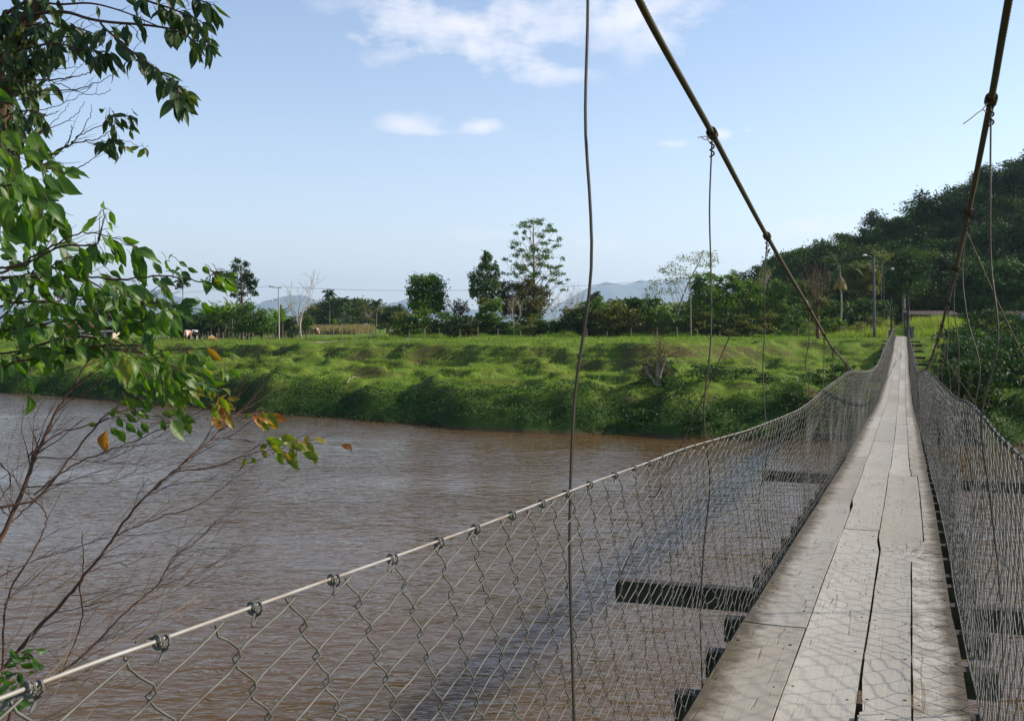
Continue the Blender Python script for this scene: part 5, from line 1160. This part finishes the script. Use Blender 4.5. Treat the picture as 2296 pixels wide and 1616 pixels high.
explicit(low_, T3, 3.6, .44, (.2, 1.), .2)
bB = [ZL([(-60,440),(0,395),(300,85),(470,5)]), ZL([(-40,190),(0,165),(180,120),(300,85),(430,30)]), ZL([(300,85),(480,155),(620,225),(900,330)]), ZL([(0,150),(280,150),(470,150),(700,160),(1000,140),(1190,175),(1250,130),(1340,110)]),
 ZL([(-40,330),(150,290),(380,300),(600,240),(800,300),(1000,300)]), ZL([(-40,470),(200,430),(420,400),(700,385),(900,370),(1080,300)]), ZL([(-60,640),(0,600),(300,560),(560,555),(700,540),(950,570),(1180,560),(1290,600)]),
 ZL([(100,600),(350,510),(600,500),(830,600),(1050,680),(1250,740)]), ZL([(-60,720),(100,640),(330,600),(560,560),(860,590),(980,610)]), T2([(-60,690),(100,690),(330,740),(520,860),(700,1100)]), T2([(-60,420),(60,300),(250,300),(470,450),(700,540)]), T2([(-60,1750),(300,1550),(560,1420),(900,1260),(1250,1270),(1560,1400)]), T2([(-40,1650),(300,1590),(700,1400),(1100,1370),(1140,1300),(1200,1000),(1200,960)])]
bB += [[(-40,500),(-140,420),(-260,400),(-340,450)], [(-50,700),(-180,640),(-300,640),(-400,700)], [(-60,860),(-180,800),(-300,830)], [(-45,400),(-110,280),(-200,220)], [(-60,220),(-30,180),(-45,250)]]
for k, pts in enumerate(bB):
    g = Geo(); c = br(g, pts, 3.8 if k < 9 else 3.55, 3.65 if k < 9 else 3.5, .0052, .0013, 6, .003, rg, 5); tp = []; twigs(g, c, 6, rg, .14, r=.0018, sub=0, tips=tp); g.build('branch', M['twig'], eB, True)
    b, s, e, l, v = hang(c, 13 if k < 9 else 10, rg, .088, .12, .8, (.45, 0, 0), .45, .1, .9); leaves(fol, s, e, l*.44, nr(len(l), rg), v, rg); pet(petg, b, s)
for cpx, cpy, n, sx, sy, L in ((230, 660, 44, 75, 55, .085), (330, 700, 34, 55, 45, .085), (100, 640, 34, 60, 40, .085), (80, 760, 24, 60, 40, .09), (380, 850, 44, 45, 28, .07), (300, 830, 18, 35, 25, .075), (25, 470, 24, 30, 60, .1), (60, 540, 14, 35, 30, .1)):
    q = np.array([P(cpx+rg.normal()*sx, cpy+rg.normal()*sy, rg.uniform(3.6, 4.4)) for _ in range(n)]); d = np.array([.5, 0, -.85])+rg.normal(size=(n, 3))*.42; d /= np.linalg.norm(d, axis=1)[:, None]; l = L*rg.uniform(.7, 1.15, n)
    leaves(fol, q, q+d*l[:, None], l*.45, nr(n, rg), rg.beta(1.6, 1.8, n)*(.86 if cpy < 800 else 1.), rg); pet(petg, q-d*.02+[-.01, 0, .01], q)
fol.build('foliage', [M['sap'], M['twig']], eB, True)
# ---- C: the half-bare shrub leaning over the water at the lower left
rg = np.random.default_rng(13)
eC = empty('waterside_shrub', (-2.2, 3.6, gz(-2.2, 3.6)), 'half-bare shrub with orange-tipped leaves leaning over the river', 'shrub')
fol = Geo(); petg = fol
root3 = [-2.2, 3.6, gz(-2.2, 3.6)-.15]
stems = [(ZL([(-60,1800),(100,1470),(190,1240),(260,1080),(350,900),(430,790),(560,560)]), .0125, .004, 9), (T4([(-60,1480),(10,1380),(20,1100),(60,900),(170,720),(230,600),(250,510),(180,430),(100,350),(60,260)]), .007, .0022, 6),
 (T4([(-120,1450),(0,1350),(170,1150),(330,990),(450,840),(600,650),(700,500),(870,330),(1000,220),(1150,90),(1230,0),(1270,-60)]), .0125, .0025, 15), (T4([(60,1560),(200,1450),(400,1300),(560,1150),(710,1000),(850,880),(930,740),(1050,660),(1160,540)]), .0085, .0018, 12),
 (ZL([(820,1470),(1000,1300),(1250,1260),(1450,1190),(1600,1150),(1760,1110)]), .0048, .0016, 5), (ZL([(-40,1500),(220,1440),(400,1220),(560,1020),(650,940),(830,930),(1000,960)]), .007, .002, 7), (ZL([(160,1200),(350,1060),(550,1010),(700,960),(860,1000),(1050,1000)]), .005, .0016, 5),
 (ZL([(200,1420),(420,1250),(700,1140),(900,1060),(1240,900),(1280,860)]), .005, .0016, 5), (ZL([(1100,1220),(1250,1080),(1370,960),(1430,950),(1530,940)]), .004, .0013, 3), (ZL([(1000,1300),(1180,1140),(1300,1090),(1500,1110),(1600,1100)]), .003, .0012, 3),
 (T4([(430,880),(440,1050),(400,1200),(330,1340)]), .004, .003, 2), (T4([(440,600),(450,760),(430,900)]), .0022, .0034, 1), (T4([(610,630),(760,560),(900,510),(1040,470),(1180,380),(1260,300),(1310,240)]), .0036, .0013, 4), (T4([(470,815),(620,770),(720,770),(800,690),(870,620)]), .003, .001, 3),
 (T4([(300,1030),(480,1000),(700,930),(900,880),(1100,800),(1220,730)]), .003, .001, 3), (T4([(710,1000),(900,930),(1100,850),(1290,700)]), .0028, .001, 3), (T4([(-40,860),(150,770),(450,670),(640,610),(900,480)]), .0034, .001, 4), (T4([(200,1450),(420,1390),(600,1440),(760,1400),(860,1250)]), .0026, .001, 1),
 (T4([(50,560),(200,420),(350,340),(600,330),(840,200)]), .004, .0012, 4), (T4([(180,200),(380,210),(560,220),(760,130),(900,70)]), .0034, .0011, 4), (T4([(-40,420),(60,520),(0,350),(-40,200)]), .003, .002, 2), (T4([(0,230),(60,320),(20,400),(-40,460)]), .0034, .002, 2)]
curves = []
for k, (pts, r0, r1, n) in enumerate(stems):
    r0 *= .75; r1 *= .75; g = Geo(); c = br(g, pts, 3.75+.25*((k*7) % 5)/5, 4.1+.25*((k*3) % 5)/5, r0, r1, 6, .0022, rg, 6)
    twigs(g, c, int(n*1.7), rg, .32, r=max(.0012, r1*.9), sub=2, spread=.34); curves.append(c)
    if k in (0, 2, 3, 5): g.tube(smooth_curve([root3, (np.array(root3)+c[0])/2+[.03, 0, .05], c[0]], 4), np.linspace(r0*1.5, r0, 9), 6, cap=False)
    g.build('stem' if r0 > .0045 else 'branch', M['twig'], eC, True)
for k in range(26):      # dry straw-coloured shoots low down
    g_ = Geo() if k == 0 else g_
    x = rg.uniform(-40, 330); y = rg.uniform(1300, 1640); p = [P(x, y, rg.uniform(3.3, 4.1))]; d = np.array([rg.uniform(.35, 1.), rg.normal()*.2, rg.uniform(.15, .75)])
    for s in range(6): d = d+rg.normal(size=3)*.12+[0.03, 0, .05]; d /= np.linalg.norm(d); p.append(p[-1]+d*rg.uniform(.04, .1))
    p = smooth_curve(p, 3); g_.tube(p, np.linspace(.0018, .0007, len(p)), 4, cap=False); twigs(g_, p, 3, rg, .12, r=.0010, sub=0)
g_.build('dry_shoots', M['drytwig'], eC, True)
def spray(px, py, n, sx, sy, L, Z, v0, v1, d0=(.55, 0, -.7)):
    q = np.array([P(px+rg.normal()*sx, py+rg.normal()*sy, Z+rg.normal()*.06) for _ in range(n)]); d = np.array(d0)+rg.normal(size=(n, 3))*.45; d /= np.linalg.norm(d, axis=1)[:, None]; l = L*rg.uniform(.7, 1.15, n)
    leaves(fol, q, q+d*l[:, None], l*.46, nr(n, rg), rg.uniform(v0, v1, n), rg); pet(petg, q-d*.02+[-.008, 0, .008], q)
def exC(lst, v0, v1, Z=4.1):
    n = len(lst); z = Z+rg.normal(size=n)*.04; l = ZL([(a, b) for a, b, _, _ in lst]); m = ZL([(c, d) for _, _, c, d in lst])
    B = np.array([P(x, y, q) for (x, y), q in zip(l, z)]); E = np.array([P(x, y, q) for (x, y), q in zip(m, z)]); L = np.linalg.norm(E-B, axis=1)
    leaves(fol, B, E, np.minimum(L*.56, .062), nr(n, rg, 1.6), rg.uniform(v0, v1, n), rg, .1); d = (B-E)/L[:, None]; pet(petg, B+d*.02, B)
exC([(1270,890,1330,835),(1280,900,1380,925),(1240,920,1290,1000),(1300,950,1340,1020),(1260,980,1290,1045),(1500,930,1545,915),(1470,945,1425,975),(1480,955,1520,1020),(1535,945,1635,1025),(1500,955,1530,990),(1640,1080,1750,1100),(1560,1090,1670,1130),(1590,1130,1660,1180),(1540,1160,1560,1210),(1620,1170,1665,1245),(1680,1190,1735,1258),(1740,1125,1770,1185),(1770,1110,1845,1190),(1830,1100,1930,1135),(1780,1110,1810,1070),(1440,1205,1440,1255),(1470,1205,1500,1245),(1700,1150,1725,1195),(1570,1125,1520,1160)], .87, 1.)
exC([(700,880,760,885),(660,925,710,950),(740,890,840,900),(770,920,800,960),(840,890,890,940),(950,940,1010,970),(980,935,1050,960),(950,985,970,1050),(1010,980,1080,1110),(1060,960,1150,1000),(1080,990,1115,1070),(1040,890,990,910),(650,1030,700,1080),(690,1040,735,1120),(740,1000,800,1060),(810,1040,830,1090),(830,1000,870,1065),(520,1000,570,1020),(820,960,880,970)], .35, .88)
exC([(625,1045,630,1180)], .99, 1.)
spray(655, 1008, 15, 38, 13, .070, 4.1, .86, 1.); spray(590, 938, 8, 20, 8, .066, 4.1, .88, 1.); spray(490, 915, 9, 14, 22, .07, 4.05, .86, 1.)
spray(395, 870, 26, 30, 18, .062, 4.0, .5, .94); spray(455, 815, 20, 26, 26, .065, 4.0, .6, 1.); spray(290, 910, 10, 22, 14, .06, 4.0, .35, .8)
spray(40, 1480, 16, 28, 14, .055, 3.6, .1, .5, (.8, 0, -.1)); spray(30, 1530, 12, 26, 16, .05, 3.5, .1, .5, (.8, 0, -.1)); spray(15, 1585, 12, 20, 16, .05, 3.4, .1, .5, (.8, 0, -.1))
fol.build('foliage', [M['sap'], M['twig']], eC, True)
# ================================================================ CAMERA, SUN, SKY
cd = bpy.data.cameras.new('camera'); co = bpy.data.objects.new('camera', cd); COL.objects.link(co)
co.location = (0, 0, CAMZ); co.rotation_euler = (R(90), 0, 0)
cd.sensor_width = 36; cd.lens = 36*F/2296; cd.shift_y = -(808-HY)/2296; cd.clip_start = .05; cd.clip_end = 60000
SC.camera = co
AZ, EL = 82., 28.
sd = Vector((math.sin(R(AZ))*math.cos(R(EL)), math.cos(R(AZ))*math.cos(R(EL)), math.sin(R(EL))))
ld = bpy.data.lights.new('sun', 'SUN'); ld.energy = SUN; ld.angle = R(1.1); ld.color = (1., .90, .76)
lo = bpy.data.objects.new('sun', ld); COL.objects.link(lo); lo.rotation_euler = (-sd).to_track_quat('-Z', 'Y').to_euler()
w = bpy.data.worlds.new('World'); SC.world = w; w.use_nodes = True; nt = w.node_tree; nt.nodes.clear()
def nn(t, **k):
    n = nt.nodes.new(t)
    for a, b in k.items(): setattr(n, a, b)
    return n
sky = nn('ShaderNodeTexSky'); sky.sky_type = 'NISHITA'; sky.sun_disc = False; sky.sun_elevation = R(EL); sky.sun_rotation = R(AZ); sky.altitude = 100; sky.air_density = 1.0; sky.dust_density = DUST; sky.ozone_density = 2.0
tc = nn('ShaderNodeTexCoord'); sx = nn('ShaderNodeSeparateXYZ'); nt.links.new(tc.outputs['Generated'], sx.inputs[0])
def mth(op, a, b=0., cl=False):
    n = nn('ShaderNodeMath', operation=op, use_clamp=cl)
    for i, v in enumerate((a, b)):
        if isinstance(v, bpy.types.NodeSocket): nt.links.new(v, n.inputs[i])
        else: n.inputs[i].default_value = v
    return n.outputs[0]
yy = mth('MAXIMUM', sx.outputs[1], .02); U = mth('DIVIDE', sx.outputs[0], yy); Vv = mth('DIVIDE', sx.outputs[2], yy)
cb = nn('ShaderNodeCombineXYZ'); nt.links.new(U, cb.inputs[0]); nt.links.new(mth('MULTIPLY', Vv, 1.9), cb.inputs[1])
nz1 = nn('ShaderNodeTexNoise'); nz1.inputs['Scale'].default_value = 11.; nz1.inputs['Detail'].default_value = 7; nz1.inputs['Roughness'].default_value = .62; nt.links.new(cb.outputs[0], nz1.inputs['Vector'])
nz2 = nn('ShaderNodeTexNoise'); nz2.inputs['Scale'].default_value = 45.; nz2.inputs['Detail'].default_value = 5; nt.links.new(cb.outputs[0], nz2.inputs['Vector'])
tot = None
for px, py, rx, ry, op, k in [(1010,52,215,66,.62,1.3),(1210,48,330,95,.6,1.7),(880,128,95,30,.5,1.2),(1250,170,130,34,.6,1.2),(1400,120,150,70,.28,1.5),(760,10,130,40,.35,1.3),(1500,10,170,50,.45,1.3),(905,277,92,27,.72,.9),(980,297,75,14,.5,.8),(1075,285,56,24,.8,.8),(1185,305,18,9,.3,.7),(1510,322,58,15,.62,.8),(1612,300,36,16,.75,.7),(1675,293,16,9,.4,.7),
   (1090,528,190,24,.6,1.),(1330,548,120,40,.55,1.),(850,590,130,14,.25,1.),(1830,508,150,46,.75,1.),(1540,575,120,26,.45,1.),(1700,560,200,30,.35,1.1)]:
    a = mth('DIVIDE', mth('SUBTRACT', U, (px-CX)/F), rx/F); b = mth('DIVIDE', mth('SUBTRACT', Vv, (HY-py)/F), ry/F)
    d = mth('SQRT', mth('ADD', mth('MULTIPLY', a, a), mth('MULTIPLY', b, b)))
    d = mth('ADD', d, mth('MULTIPLY', mth('SUBTRACT', nz1.outputs['Fac'], .5), k*2.2)); d = mth('ADD', d, mth('MULTIPLY', mth('SUBTRACT', nz2.outputs['Fac'], .5), .5))
    mr = nn('ShaderNodeMapRange', interpolation_type='SMOOTHSTEP'); nt.links.new(d, mr.inputs[0]); mr.inputs[1].default_value = 1.35; mr.inputs[2].default_value = -.05; mr.inputs[3].default_value = 0; mr.inputs[4].default_value = op
    v = mr.outputs[0]; tot = v if tot is None else mth('SUBTRACT', mth('ADD', tot, v), mth('MULTIPLY', tot, v))
tot = mth('MULTIPLY', tot, mth('GREATER_THAN', sx.outputs[1], .05))
mx_ = nn('ShaderNodeMix', data_type='RGBA'); nt.links.new(mth('MAXIMUM', tot, mth('MULTIPLY', mth('POWER', 2.718, mth('MULTIPLY', mth('MAXIMUM', sx.outputs[2], 0.), -5.5)), .55)), mx_.inputs[0])
tn = nn('ShaderNodeMix', data_type='RGBA', blend_type='MULTIPLY'); tn.inputs[0].default_value = 1.; nt.links.new(sky.outputs[0], tn.inputs[6]); tn.inputs[7].default_value = (.955, .972, 1.015, 1)
nt.links.new(tn.outputs[2], mx_.inputs[6]); mx_.inputs[7].default_value = (*CLOUD, 1)
bg = nn('ShaderNodeBackground'); bg.inputs['Strength'].default_value = SKY; nt.links.new(mx_.outputs[2], bg.inputs[0])
ow = nn('ShaderNodeOutputWorld'); nt.links.new(bg.outputs[0], ow.inputs[0])
SC.view_settings.view_transform = 'Standard'; SC.view_settings.look = 'None'; SC.view_settings.exposure = EXPO; SC.view_settings.gamma = 1
SC.render.engine = 'CYCLES'; cy = SC.cycles
cy.max_bounces = 8; cy.diffuse_bounces = 3; cy.glossy_bounces = 3; cy.transmission_bounces = 4; cy.transparent_max_bounces = 8; cy.volume_bounces = 0
cy.use_denoising = True; cy.denoiser = 'OPENIMAGEDENOISE'; cy.caustics_reflective = False; cy.caustics_refractive = False
cy.use_adaptive_sampling = True; cy.adaptive_threshold = .015
